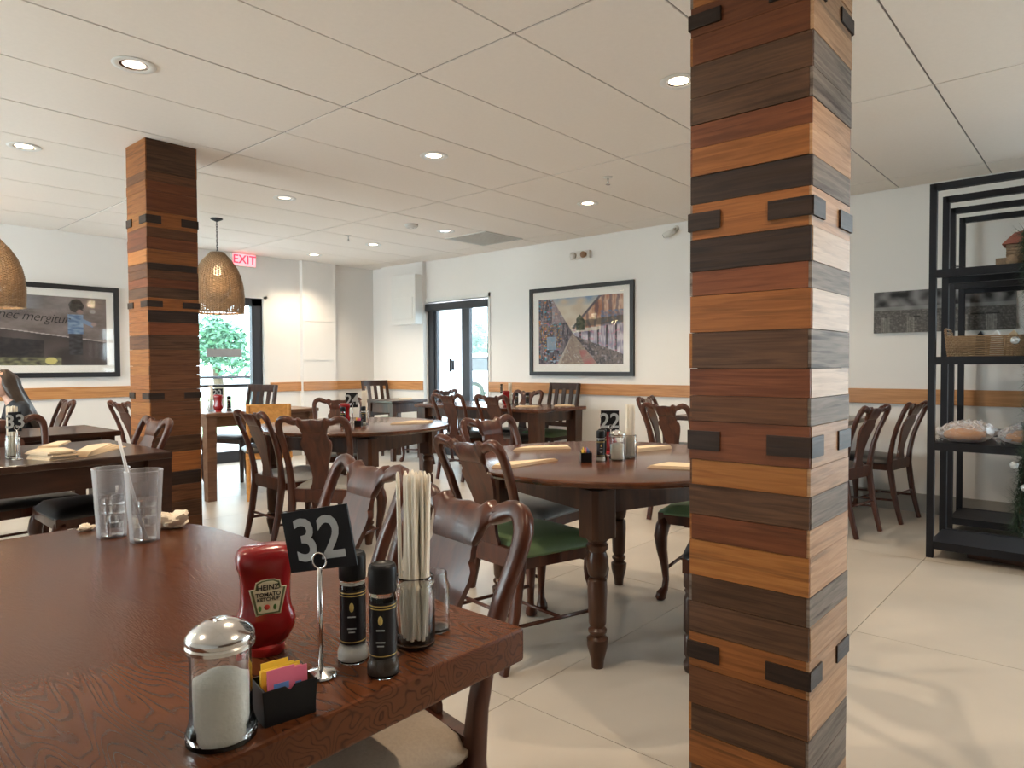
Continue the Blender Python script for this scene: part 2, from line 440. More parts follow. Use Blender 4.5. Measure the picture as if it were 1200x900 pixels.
for a, b_ in lopens:
    w.box(X0-.15, X0, prev, a, 0, CEIL+.05).box(X0-.15, X0, a, b_, 0, .42).box(X0-.15, X0, a, b_, 2.38, CEIL+.05); prev = b_
w.box(X0-.15, X0, prev, YW+.15, 0, CEIL+.05)
struct(w.build('wall_left', 'wall_paint'))
# pilaster on the back wall and shallow return beside the corner
struct(MB().box(4.99, 5.50, YW-.07, YW, 0, CEIL).build('trim_1', 'wall_paint'))
struct(MB().box(XW-.06, XW, 6.98, 7.86, 0, CEIL).build('trim_2', 'wall_paint'))
# wooden chair rails
def rail(n, x0, x1, y0, y1): 
    o = MB().box(x0, x1, y0, y1, .855, .975).build(n, 'rail_oak', bevel=.003); struct(o)
rail('trim_3', X0, GA-.05, YW-.02, YW)
rail('trim_4', GB+.03, 4.99, YW-.02, YW)
rail('trim_5', 4.985, 5.505, YW-.09, YW-.07)
rail('trim_6', 5.50, 6.03, YW-.02, YW)
r_ = MB().box(XW-.08, XW-.06, 6.985, 7.87, .855, .975).build('trim_7', 'rail_oak'); struct(r_)
rail('trim_8', XW-.02, XW, -.25, DA-.01)
# baseboards
struct(MB().box(XW-.014, XW, Y0, DA-.02, 0, .15).build('baseboard_right', 'baseboard'))
b_ = MB().box(X0, GA-.02, YW-.014, YW, 0, .15); b_.box(GB+.02, 4.985, YW-.014, YW, 0, .15); b_.box(5.505, XW-.06, YW-.014, YW, 0, .15); b_.box(4.985, 5.505, YW-.084, YW-.07, 0, .15)
struct(b_.build('baseboard_back', 'baseboard'))
# panel lines on the return, hatch box by the corner
hb = empty('access_panel_box', (XW-.06, 7.24, 1.76))
tag(hb, 'white boxed access panel high on the wall beside the corner', 'panel')
MB().box(-.13, .002, -.25, .25, 0, .64).build('casing', 'white_trim', hb, bevel=.006)
MB().box(-.137, -.128, -.20, .20, .05, .34).build('hatch', 'white_trim', hb, bevel=.004)
MB().box(-.142, -.02, -.262, .262, -.02, .012).build('ledge', 'white_trim', hb, bevel=.004)
for z in (1.26, 1.78):   # joint strips on the pilaster face
    struct(MB().box(5.02, 5.48, YW-.076, YW-.07, z, z+.008).build('trim_9', 'white_trim'))

# street door (structure): dark aluminium frame, two leaves, shade box
dr = empty('door_1', (XW+.05, 0, 0)); struct(dr)
fr = MB(); fr.box(-.03, .05, DB-.11, DB, 0, DH-.02).box(-.03, .05, DA, DA+.03, 0, DH-.02).box(-.03, .05, DA, DB, DH-.07, DH-.02)
fr.build('door_frame', 'door_bronze', dr, bevel=.004)
ml = MB(); ml.box(-.02, .04, 6.20, 6.34, 0, DH-.07).box(-.015, .03, DB-.15, DB-.11, 0, DH-.07).box(-.015, .03, DA+.03, DA+.06, 0, DH-.07).box(-.015, .03, DA+.03, DB-.11, 0, .22)
ml.build('door_stile', 'door_bronze', dr, bevel=.004)
MB().box(.004, .010, 6.34, DB-.15, .22, DH-.07).build('door_pane', 'window_glass', dr)
MB().box(.004, .010, DA+.06, 6.20, .22, DH-.07).build('door_pane', 'window_glass', dr)
MB().box(-.085, -.03, DA+.0, DB-.0, 1.905, 2.005).build('shade_box', 'door_bronze', dr, bevel=.006)
hd = MB().box(-.05, -.035, 6.51, 6.545, 1.10, 1.27).build('door_handle', 'black_metal', dr, bevel=.005)
MB().tube([(-.035, 6.51, 1.13), (-.06, 6.46, 1.14), (-.06, 6.46, 1.23), (-.035, 6.51, 1.24)], .008, 6).build('pull', 'black_metal', hd, smooth=True)
MB().box(-.04, .012, 6.51, 6.545, 1.12, 1.25).build('handle_base', 'black_metal', hd)
t_ = MB().box(XW-.012, XW+.05, DA-.03, DA, 0, DH+.05).box(XW-.012, XW+.05, DA-.03, DB+.03, DH, DH+.05); struct(t_.build('trim_10', 'white_trim'))

# glazed exit door (structure)
wn = empty('window_1', (0, YW+.05, 0)); struct(wn)
fr = MB(); fr.box(GB-.19, GB-.05, -.02, .05, 0, GH-.03).box(GA, GA+.10, -.02, .05, 0, GH-.03).box(GA, GB-.05, -.02, .05, GH-.13, GH-.03).box(GA, GB-.05, -.02, .05, 0, .14)
fr.build('window_frame', 'door_bronze', wn, bevel=.004)
MB().box(GA+.10, GB-.19, .004, .010, .14, GH-.13).build('window_pane', 'window_glass', wn)
MB().box(3.76, 4.20, -.004, .004, 1.30, 1.40).build('sticker', 'grey_sticker', wn)
MB().box(GA+.10, GB-.19, -.05, -.02, .93, .965).build('push_bar', 'door_bronze', wn, bevel=.005)
t_ = MB().box(GB-.05, GB, YW-.006, YW+.12, 0, GH).box(GA, GB, YW-.006, YW+.12, GH-.03, GH); struct(t_.build('trim_11', 'white_trim'))
# side windows right of the view
for i, (a, b_) in enumerate(opens+lopens):
    sw = empty('window_%d' % (i+2), (XW+.07 if i < 2 else X0-.07, 0, 0)); struct(sw)
    f_ = MB().box(-.03, .03, a, a+.05, .33, 2.37).box(-.03, .03, b_-.05, b_, .33, 2.37).box(-.03, .03, a, b_, .33, .38).box(-.03, .03, a, b_, 2.32, 2.37)
    f_.build('window_frame', 'door_bronze', sw)
    MB().box(-.003, .003, a+.05, b_-.05, .38, 2.32).build('window_pane', 'window_glass', sw)

# ------------------------------------------------------------------ plank-clad pillars
PL = .31
def pillar(x, y, zs, cols, keyrows, label):
    """zs: descending course boundaries; cols[i] = colours (face -X, face -Y); keyrows: indices with dark corner keys"""
    p = empty('wood_pillar', (x+PL/2, y+PL/2, 0)); tag(p, label, 'pillar')
    h = PL/2
    MB().box(-h+.014, h-.014, -h+.014, h-.014, 0, CEIL+.004).build('core', 'pillar_core', p)
    spec = [((-1, 0), 0), ((0, -1), 1), ((1, 0), 0), ((0, 1), 1)]
    cache = {}
    for i in range(len(zs)-1):
        z1, z0 = zs[i]-.0008, zs[i+1]+.0008
        for fi, (nrm, ci) in enumerate(spec):
            col = cols[i][ci] if fi < 2 else random.choice(['orange', 'brown', 'redbrown', 'dark', 'honey', 'grey'])
            pr = random.uniform(0, .0022)
            inset = .0 if (i+fi) % 2 == 0 else .012
            L = 2*h-.001-2*inset*.5
            k = (round(z1-z0, 4), round(L, 4), col)
            if k not in cache: cache[k] = MB().box(-L/2, L/2, -.016, 0, -(z1-z0)/2, (z1-z0)/2).mesh('plank', 'plank_'+col)
            o = obj('plank', cache[k], p)
            ang = math.atan2(nrm[1], nrm[0])+math.pi/2
            o.rotation_euler = (0, 0, ang+math.pi)
            # local +y is outward
            o.location = (nrm[0]*(h+pr), nrm[1]*(h+pr), (z0+z1)/2)
            if i in keyrows:
                kh = (z1-z0)*.50; zz = (z0+z1)/2
                for s, wid in ((-1, .088), (1, .105)):
                    c_ = s*(h-wid/2+.003)
                    kk = ('k', round(kh, 4), wid)
                    if kk not in cache: cache[kk] = MB().box(-wid/2, wid/2, -.012, 0, -kh/2, kh/2).mesh('key_block', 'plank_black')
                    q = obj('key_block', cache[kk], p); q.rotation_euler = o.rotation_euler
                    tx, ty = (-nrm[1], nrm[0])
                    q.location = (nrm[0]*(h+.0062)+tx*c_, nrm[1]*(h+.0062)+ty*c_, zz)
    return p
za = [CEIL, 2.50, 2.41, 2.335, 2.26, 2.19, 2.11, 2.035, 1.961, 1.876, 1.806, 1.744, 1.671, 1.598, 1.504, 1.421, 1.357, 1.26, 1.165, 1.094, 1.027, .925, .857, .778, .71, .614, .542, .459, .366, .265, .19, .10, 0]
ca = [('dark', 'grey'), ('orange', 'tan'), ('brown', 'grey'), ('redbrown', 'tan'), ('black', 'grey'), ('orange', 'tan'), ('redbrown', 'tan'),  # second colour, face -Y: board tones paler, window light painted in
      ('redbrown', 'tan'), ('dark', 'grey'), ('dark', 'grey'), ('redbrown', 'tan'), ('orange', 'tan'), ('black', 'grey'), ('orange', 'tan'), ('black', 'pale'), ('redbrown', 'grey'),
      ('orange', 'pale'), ('dark', 'grey'), ('redbrown', 'pale'), ('brown', 'grey'), ('redbrown', 'tan'), ('honey', 'tan'), ('dark', 'grey'), ('redbrown', 'tan'), ('honey', 'tan'),
      ('dark', 'grey'), ('dark', 'tan'), ('orange', 'tan'), ('brown', 'tan'), ('dark', 'grey'), ('orange', 'grey'), ('brown', 'tan')]
pillar(1.69, .544, za, ca, (6, 13, 20, 27), 'reclaimed wood plank pillar between round table 22 and the black metal shelf')
zb = [CEIL, 2.38, 2.323, 2.261, 2.137, 2.038, 1.979, 1.904, 1.82, 1.779, 1.727, 1.67, 1.607, 1.529, 1.456, 1.377, 1.288, 1.184, 1.126, 1.037, .958, .874, .742, .642, .515, .431, .32, .22, .11, 0]
cb = [('orange', 'dark'), ('brown', 'brown'), ('orange', 'redbrown'), ('orange', 'redbrown'), ('honey', 'orange'), ('redbrown', 'brown'), ('redbrown', 'redbrown'), ('honey', 'orange'),
      ('brown', 'black'), ('brown', 'brown'), ('redbrown', 'redbrown'), ('dark', 'dark'), ('orange', 'orange'), ('orange', 'black'), ('orange', 'redbrown'), ('brown', 'dark'), ('honey', 'brown'),
      ('honey', 'brown'), ('orange', 'brown'), ('orange', 'brown'), ('honey', 'brown'), ('orange', 'brown'), ('brown', 'dark'), ('orange', 'orange'), ('dark', 'black'), ('orange', 'brown'), ('brown', 'dark'), ('orange', 'brown'), ('dark', 'dark')]
pillar(1.69, 4.455, zb, cb, (4, 12, 19), 'reclaimed wood plank pillar behind table 33, in front of the glazed exit door')

# ------------------------------------------------------------------ chairs
def zx(z):      # back curve: x at height z
    P = [(.0, -.285), (.2, -.235), (.42, -.205), (.55, -.215), (.68, -.245), (.80, -.295), (.92, -.345)]
    for (a, xa), (b, xb) in zip(P, P[1:]):
        if z <= b: 
            t = (z-a)/(b-a); return xa+(xb-xa)*t
    return P[-1][1]
SEATZ = .475
def seat_mesh(name, fw, rw, x0, x1, z0, z1, dome, mat, n=10):
    m = MB(); vs = []; fs = []
    N = n
    def prof(i, j, lay):
        u, v = -1+2*i/N, -1+2*j/N
        # squircle mapping
        x = x0+(x1-x0)*(u+1)/2; hw = (rw+(fw-rw)*(u+1)/2)/2
        return x, v*hw, u, v
    for i in range(N+1):
        for j in range(N+1):
            x, y, u, v = prof(i, j, 0)
            e = (1-abs(u)**6)*(1-abs(v)**6)
            vs.append((x-.012*(abs(v)**8)*u, y-.012*(abs(u)**8)*v, z0+(z1-z0)*(e**.35 if e > 0 else 0)*.75+dome*(1-u*u)*(1-v*v)+.25*(z1-z0)))
    for i in range(N):
        for j in range(N):
            a = i*(N+1)+j; fs.append((a, a+N+1, a+N+2, a+1))
    off = len(vs)
    ring = [i*(N+1) for i in range(N+1)]+[N*(N+1)+j for j in range(1, N+1)]+[i*(N+1)+N for i in range(N-1, -1, -1)]+[j for j in range(N-1, 0, -1)]
    for r in ring: vs.append((vs[r][0], vs[r][1], z0))
    k = len(ring)
    for a in range(k): fs.append((ring[a], ring[(a+1) % k], off+(a+1) % k, off+a))
    fs.append(tuple(off+a for a in range(k)))
    m.add(vs, fs)
    return m.mesh(name, mat, True)
CH = {}
def side(m, s):
    # rear leg + post + looped shoulder, one sweep
    pts = [(zx(0), s*.175, 0), (zx(.1), s*.176, .1), (zx(.22), s*.178, .22), (zx(.42), s*.18, .42), (zx(.52), s*.184, .52), (zx(.62), s*.190, .62), (zx(.72), s*.199, .72),
           (zx(.78), s*.205, .78), (zx(.82), s*.2075, .82), (zx(.845), s*.205, .845), (zx(.864), s*.196, .864), (zx(.876), s*.181, .876), (zx(.880), s*.164, .880), (zx(.877), s*.147, .877), (zx(.870), s*.130, .870), (zx(.861), s*.112, .861), (zx(.852), s*.098, .852)]
    rad = [.018, .019, .022, .024, .0205, .0185, .0180, .0180, .0185, .0195, .020, .020, .0195, .0195, .020, .018, .012]
    m.tube(pts, rad, 12, squash=(1.0, .80), square=True)
def strip(m, rows, th=.015):
    # rows: (z, half width); follows the back curve
    vs = []; fs = []
    for z, hw in rows:
        x = zx(z)
        for t in (th/2, -th/2):
            for y in (-hw, -hw*.5, 0, hw*.5, hw): vs.append((x+t-.010*(1-(y/hw)**2 if hw else 0)*0, y, z))
    n = len(rows)
    for i in range(n-1):
        for k in range(4):
            a = i*10+k; fs.append((a, a+1, a+11, a+10)); b = a+5; fs.append((b, b+10, b+11, b+1))
        fs.append((i*10, i*10+10, i*10+15, i*10+5)); fs.append((i*10+4, i*10+9, i*10+19, i*10+14))
    fs.append((0, 1, 2, 3, 4, 9, 8, 7, 6, 5)); e = (n-1)*10; fs.append((e, e+5, e+6, e+7, e+8, e+9, e+4, e+3, e+2, e+1))
    m.add(vs, fs)
m = MB(); side(m, 1); CH['postL'] = m.mesh('back_post', 'chair_wood', 50)
m = MB(); side(m, -1); CH['postR'] = m.mesh('back_post', 'chair_wood', 50)
# crest rail: columns over y
m = MB(); NC = 56; ys = [-.128+.256*i/NC for i in range(NC+1)]; vs = []; fs = []
for y in ys:
    a = abs(y)
    zt = .872+.016*math.exp(-((a-.082)/.017)**2)+.004*math.exp(-(a/.025)**2)+.010*min(1, max(0, (a-.09)/.035))
    if a < .076: zb_ = .794
    else: zb_ = .794+(.866-.794)*min(1, ((a-.076)/.050))**.5
    zb_ = min(zb_, zt-.014)
    th = .0165
    zm = (zt+zb_)/2; zq = zt-.008; zr = zb_+min(.010, (zt-zb_)*.3)
    vs += [(zx(zt)+th*.55, y, zt), (zx(zt)-th*.55, y, zt), (zx(zq)-th, y, zq), (zx(zr)-th*.75, y, zr), (zx(zb_)-th*.4, y, zb_), (zx(zb_)+th*.4, y, zb_), (zx(zr)+th*.75, y, zr), (zx(zq)+th, y, zq)]
for i in range(NC):
    for k in range(8): fs.append((i*8+k, i*8+(k+1) % 8, i*8+8+(k+1) % 8, i*8+8+k))
fs += [tuple(range(8)), tuple(range(NC*8+7, NC*8-1, -1))]
m.add(vs, fs); CH['crest'] = m.mesh('crest_rail', 'chair_wood', 55)
m = MB(); strip(m, [(.455, .062), (.475, .060), (.495, .050), (.53, .046), (.57, .049), (.62, .060), (.66, .073), (.70, .086), (.728, .093), (.748, .092), (.757, .084), (.763, .076), (.772, .079), (.785, .074), (.80, .072)])
CH['splat'] = m.mesh('splat', 'chair_wood', 40)
m = MB(); m.box(zx(.44)-.012, zx(.44)+.016, -.17, .17, .40, .462); CH['shoe'] = m.mesh('back_rail', 'chair_wood')
m = MB()
for s in (-1, 1): m.prism([(-.20, s*.175), (-.20, s*.150), (.215, s*.205), (.215, s*.232)], lambda a, b, t: (a, b, t), .385, .440)
m.box(.195, .222, -.232, .232, .385, .440); m.box(-.215, -.19, -.175, .175, .385, .440)
CH['frame'] = m.mesh('seat_frame', 'chair_wood')
for sname in ('green', 'grey', 'beige', 'black', 'silver'): CH['seat_'+sname] = seat_mesh('seat', .485, .385, -.215, .228, .432, .478, .012, 'seat_'+sname)
def cab(s):
    m = MB()
    m.tube([(.192, s*.198, .41), (.205, s*.213, .37), (.213, s*.221, .32), (.208, s*.216, .25), (.198, s*.205, .17), (.193, s*.200, .10), (.197, s*.204, .055), (.210, s*.217, .030), (.214, s*.220, .012), (.212, s*.218, 0)],
           [.031, .035, .034, .027, .020, .016, .017, .026, .028, .020], 10)
    return m.mesh('front_leg', 'chair_wood', True)
CH['legL'] = cab(1); CH['legR'] = cab(-1)
def turned_leg(s):
    m = MB()
    m.lathe([(.026, .43), (.026, .33), (.018, .325), (.024, .315), (.017, .305), (.025, .285), (.026, .16), (.016, .15), (.023, .14), (.024, .07), (.016, .055), (.026, .035), (.024, .012), (.018, 0)], 12, (.195, s*.205))
    return m.mesh('front_leg', 'dark_chair_wood', True)
m = MB()
for s in (-1, 1): m.tube([(zx(.17)+.01, s*.178, .17), (.198, s*.204, .15)], .0085, 6)
CH['strS'] = m.mesh('side_stretcher', 'chair_wood', True)
m = MB(); m.tube([(0, -.19, .16), (0, .19, .16)], .0085, 6); CH['strC'] = m.mesh('cross_stretcher', 'chair_wood', True)
m = MB(); m.tube([(zx(.2), -.178, .21), (zx(.2), .178, .21)], .0085, 6); CH['strB'] = m.mesh('rear_stretcher', 'chair_wood', True)
def side_str(s):
    m = MB(); m.tube([(zx(.17)+.01, s*.178, .17), (.198, s*.204, .15)], .0085, 6); return m.mesh('side_stretcher', 'chair_wood', True)
CH['strL'] = side_str(1); CH['strR'] = side_str(-1)
def chair(crest, ang, seat, label, pos=None):
    a = R(ang); d = Vector((math.cos(a), math.sin(a)))
    p = Vector(pos) if pos else Vector(crest)+d*.325
    e = empty('splat_back_chair', (p.x, p.y, 0), a); tag(e, label, 'chair', 'splat-back dining chairs')
    for n, k in (('back_post', 'postL'), ('back_post', 'postR'), ('crest_rail', 'crest'), ('splat', 'splat'), ('back_rail', 'shoe'), ('seat_frame', 'frame'),
                 ('front_leg', 'legL'), ('front_leg', 'legR'), ('side_stretcher', 'strL'), ('side_stretcher', 'strR'), ('cross_stretcher', 'strC'), ('rear_stretcher', 'strB')):
        obj(n, CH[k], e)
    obj('seat', CH['seat_'+seat], e)
    return e
# slat-back chair
SL = {}
def slx(z): return -.20-.11*max(0, z-.44)/.54
for s in (-1, 1):
    m = MB(); m.tube([(-.25, s*.19, 0), (-.205, s*.19, .25), (-.20, s*.19, .44), (slx(.7), s*.19, .7), (slx(.98), s*.19, .98)], [.021, .022, .024, .021, .019], 8, square=True)
    SL['post%d' % s] = m.mesh('back_post', 'dark_chair_wood', 50)
m = MB(); m.bar((slx(.945), -.185, .945), (slx(.945), .185, .945), .022, .075); SL['top'] = m.mesh('top_rail', 'dark_chair_wood')
m = MB(); m.bar((slx(.53), -.185, .53), (slx(.53), .185, .53), .020, .045); SL['low'] = m.mesh('lower_rail', 'dark_chair_wood')
m = MB(); m.bar((slx(.53), 0, .53), (slx(.93), 0, .93), .048, .012, up=(1, 0, 0)); SL['slat'] = m.mesh('slat', 'dark_chair_wood')
for s in (-1, 1):
    m = MB(); m.tube([(.19, s*.2, 0), (.19, s*.2, .43)], [.017, .023], 8, square=True); SL['leg%d' % s] = m.mesh('front_leg', 'dark_chair_wood', 50)
m = MB(); m.box(-.21, .21, -.205, .205, .39, .44); SL['frame'] = m.mesh('seat_frame', 'dark_chair_wood')
def slat_chair(crest, ang, seat, label):
    a = R(ang); d = Vector((math.cos(a), math.sin(a))); p = Vector(crest)+d*.31
    e = empty('slat_back_chair', (p.x, p.y, 0), a); tag(e, label, 'chair', 'dark slat-back chairs')
    for n, k in (('back_post', 'post1'), ('back_post', 'post-1'), ('top_rail', 'top'), ('lower_rail', 'low'), ('seat_frame', 'frame'), ('front_leg', 'leg1'), ('front_leg', 'leg-1')): obj(n, SL[k], e)
    for y in (-.10, 0, .10): obj('slat', SL['slat'], e, (0, y, 0))
    obj('seat', CH['seat_'+seat], e)
    return e

C1 = chair((1.07, 1.08), 172, 'beige', 'brown splat-back chair with beige woven seat at the right corner of table 32')
chair((1.25, 1.665), 171.5, 'beige', 'brown splat-back chair tucked at table 32 behind the number sign')
chair((2.15, 3.40), 33, 'grey', 'brown splat-back chair facing away, drawn up to the middle round table')
chair((2.18, 4.16), -2, 'silver', 'brown splat-back chair seen from its side between plank pillar and middle round table')
chair((3.60, 5.26), 238, 'grey', 'brown splat-back chair on the far side of the middle round table')
chair((1.89, 1.905), -8, 'green', 'brown splat-back chair with bright green seat at round table 22, beside table 32')
chair((2.745, 2.60), -88, 'grey', 'brown splat-back chair with grey seat at round table 22')
chair((4.80, 5.12), 3, 'black', 'brown splat-back chair at the street end of the far wall table')
chair((4.86, 4.56), 0, 'black', 'brown splat-back chair at the far wall table below the street picture')
chair((6.02, 5.05), 180, 'black', 'brown splat-back chair against the wall behind the far table condiments')
slat_chair((6.09, 4.58), 180, 'green', 'dark slat-back chair with green seat under the framed street picture')
chair((4.52, 2.49), -9, 'black', 'brown splat-back chair facing away behind round table 22, drawn to the wall table')
chair((5.42, 3.17), -80, 'black', 'glossy dark splat-back chair at the end of the wall table behind table 22')
chair((5.12, 1.22), 80, 'black', 'dark splat-back chair beside the plank pillar, one nearer the metal shelf front')
chair((5.79, 1.10), 82, 'black', 'dark splat-back chair against the wall behind the metal shelf post')
bpy.data.objects['splat_back_chair.012']['label'] = 'dark splat-back chair below the city panorama, away from the wall'
bpy.data.objects['splat_back_chair.013']['label'] = 'dark splat-back chair below the city panorama, close to the wall'
chair(None, 190, 'green', 'splat-back chair with green seat at round table 22, mostly hidden by the plank pillar', pos=(3.298, 1.519))
tc_ = chair(None, 110, 'black', 'dark chair with turned legs behind the plank pillar at round table 22', pos=(2.655, 1.095))
tc_.name = 'turned_leg_chair'
for c in kids(tc_):
    if c.name.startswith('front_leg'):
        s = 1 if c.data == CH['legL'] else -1
        c.data = turned_leg(s)
slat_chair((3.83, 7.00), 196, 'black', 'dark slat-back chair beside the glazed exit door at the square window table')
chair((2.86, 7.46), -80, 'grey', 'splat-back chair between the window table and the glazed exit door')
slat_chair((5.87, 7.71), 265, 'green', 'dark slat-back chair with green seat in the room corner')
chair((5.69, 6.08), 95, 'black', 'brown splat-back chair beside the street door at the corner table')
cw = chair((1.95, 6.95), 178, 'black', 'dark splat-back chair under the seated person')
chair((2.14, 6.28), 4, 'black', 'dark splat-back chair beside the plank pillar facing the window table')
chair((1.57, 4.05), 178, 'black', 'dark splat-back chair with black seat at table 33 in front of the plank pillar')
chair((1.03, 4.88), -86, 'black', 'dark splat-back chair between table 33 and the next dark table')
# pale wooden panel-back chair
e = empty('panel_back_chair', (3.20, 5.765, 0), R(62)); tag(e, 'light orange wooden chair with solid panel back at the window table', 'chair')
for s in (-1, 1):
    MB().tube([(-.20, s*.17, 0), (-.18, s*.17, .43), (-.22, s*.17, .84)], .018, 8, square=True).build('back_post', 'light_wood', e, 50)
    MB().tube([(.19, s*.18, 0), (.19, s*.18, .42)], .018, 8, square=True).build('front_leg', 'light_wood', e, 50)
mm = MB(); mm.prism([(-.192, .56), (-.230, .85), (-.212, .85), (-.174, .56)], lambda a, b, t: (a, t, b), -.185, .185); mm.build('back_panel', 'light_wood', e, bevel=.004)
MB().box(-.20, .21, -.195, .195, .365, .42).build('seat_frame', 'light_wood', e, bevel=.004)
obj('seat', CH['seat_black'], e, (0, 0, -.012))

# ------------------------------------------------------------------ tables
def tleg(h=.70, k=1.0):
    m = MB()
    m.lathe([(0, 0), (.023*k, 0), (.026*k, .03), (.040*k, .085), (.042*k, .115), (.026*k, .128), (.036*k, .140), (.037*k, .150), (.027*k, .160), (.034*k, .175), (.039*k, .30), (.037*k, .345), (.026*k, .355),
             (.036*k, .365), (.043*k, .40), (.043*k, .43), (.033*k, .455), (.042*k, .468), (.042*k, .482), (.034*k, .492), (.046*k, .505), (.05*k, .515)], 20)
    a = .058*k; c = .018*k
    m.prism([(a-c, -a), (a, -a+c), (a, a-c), (a-c, a), (-a+c, a), (-a, a-c), (-a, -a+c), (-a+c, -a)], lambda x, y, t: (x, y, t), .512, h)
    return m.mesh('leg', 'table_leg_wood', 35)
LEGM = tleg()
def sqleg(w, h, mat, taper=1):
    m = MB(); t = w*taper
    m.add([(-t, -t, 0), (t, -t, 0), (t, t, 0), (-t, t, 0), (-w, -w, h), (w, -w, h), (w, w, h), (-w, w, h)], [(3, 2, 1, 0), (4, 5, 6, 7), (0, 1, 5, 4), (1, 2, 6, 5), (2, 3, 7, 6), (3, 0, 4, 7)])
    return m.mesh('leg', mat)
def apron(e, hx, hy, z0, z1, mat, th=.024):
    for s in (-1, 1):
        MB().box(-hx, hx, s*hy-th/2, s*hy+th/2, z0, z1).build('apron', mat, e)
        MB().box(s*hx-th/2, s*hx+th/2, -hy, hy, z0, z1).build('apron', mat, e)
def round_table(x, y, r, rot, hs, label, legme, topz=.752, lc=(0, 0)):
    e = empty('round_table', (x, y, 0), R(rot)); tag(e, label, 'table')
    t = MB().lathe([(0, topz-.032), (r-.035, topz-.032), (r-.012, topz-.026), (r-.002, topz-.016), (r, topz-.008), (r-.004, topz-.002), (r-.012, topz), (0, topz)], 72, cap=False)
    t.build('tabletop', 'table_wood', e, 30)
    apron(e, hs, hs, .60, topz-.03, 'table_leg_wood')
    for sx in (-1, 1):
        for sy in (-1, 1): obj('leg', legme, e, (sx*hs, sy*hs, 0))
    return e
round_table(2.66, 1.745, .685, -17, .368, 'round dark red wooden table with turned legs and the number 22 sign', LEGM)
round_table(3.00, 4.20, .70, 19, .40, 'round dark wooden table in the middle of the room, before the corner', LEGM)
def rect_table(x, y, hx, hy, rot, label, topmat, legmat, top=.752, th=.035, legw=.045, over=.07, ap=.10, turned=False, pedestal=False):
    e = empty('rectangular_table', (x, y, 0), R(rot)); tag(e, label, 'table')
    MB().box(-hx, hx, -hy, hy, top-th, top).build('tabletop', topmat, e, bevel=.006)
    ax, ay = hx-over, hy-over
    if pedestal:
        MB().lathe([(.0, 0), (.25, 0), (.25, .018), (.10, .035), (.05, .07), (.042, .30), (.045, .60), (.10, top-th-.02), (.17, top-th+.001), (0, top-th+.001)], 28).build('pedestal', legmat, e, 40)
        return e
    apron(e, ax, ay, top-th-ap, top-th+.001, legmat)
    me = tleg(top-th, 1.0) if turned else sqleg(legw, top-th+.001, legmat, .85)
    for sx in (-1, 1):
        for sy in (-1, 1): obj('leg', me, e, (sx*ax, sy*ay, 0))
    return e
# near table 32: thick top, one rounded end, pedestal trestles
e = empty('dining_table', (.2, 1.36, 0)); tag(e, 'large glossy dark brown table holding the number 32 sign and ketchup', 'table')
def P32(x, y): return (x-.2, y-1.36)
poly = [P32(-.48, .70), P32(.822, .70)]
poly += [P32(.822, 1.66)]
cx_, cy_, rx, ry = .50, 1.66, .322, .36
for i in range(1, 13):
    a = R(90*i/12); poly.append(P32(cx_+rx*math.cos(a)**.8, cy_+ry*math.sin(a)**.8))
for i in range(0, 13):
    a = R(90+90*i/12); poly.append(P32(-.16+(-1)*.322*abs(math.cos(a))**.8, cy_+ry*math.sin(a)**.8))
mm = MB(); mm.prism(poly, lambda a, b, t: (a, b, t), .706, .76); mm.build('tabletop', 'near_table_wood', e, bevel=.005)
for yy in (-.30, .32):
    MB().box(-.42, .38, yy-.04, yy+.04, 0, .06).build('foot', 'table_leg_wood', e, bevel=.008)
    MB().lathe([(.07, .06), (.06, .12), (.045, .2), (.06, .35), (.07, .5), (.05, .6), (.08, .71)], 16, (0, yy)).build('pedestal', 'table_leg_wood', e, True)
rect_table(5.46, 5.03, .40, .90, 0, 'long brown wooden table along the wall below the street picture', 'table_wood', 'table_leg_wood', legw=.06, over=.09)
rect_table(5.62, 2.14, .45, .66, 0, 'dark table against the wall behind round table 22, by the city panorama', 'dark_table_wood', 'dark_table_wood', pedestal=True)
rect_table(3.25, 6.32, .56, .43, 0, 'brown square-legged table in front of the glazed exit door', 'brown_table_wood', 'brown_table_wood', top=.772, legw=.045, over=.055, ap=.09)
rect_table(5.60, 6.92, .29, .29, 0, 'small dark table in the far corner by the street door', 'dark_table_wood', 'table_leg_wood', legw=.03, ap=.12)
rect_table(.62, 4.02, .84, .45, 0, 'dark table holding the number 33 sign and a stack of napkins', 'dark_table_wood', 'dark_table_wood', legw=.055, over=.06, ap=.11)
rect_table(1.0, 5.38, .72, .36, 0, 'dark table beyond table 33 in front of the seated person', 'dark_table_wood', 'dark_table_wood', legw=.04)
rect_table(.72, 7.0, .55, .45, 0, 'dark table at which the long-haired person sits', 'dark_table_wood', 'dark_table_wood', legw=.04)

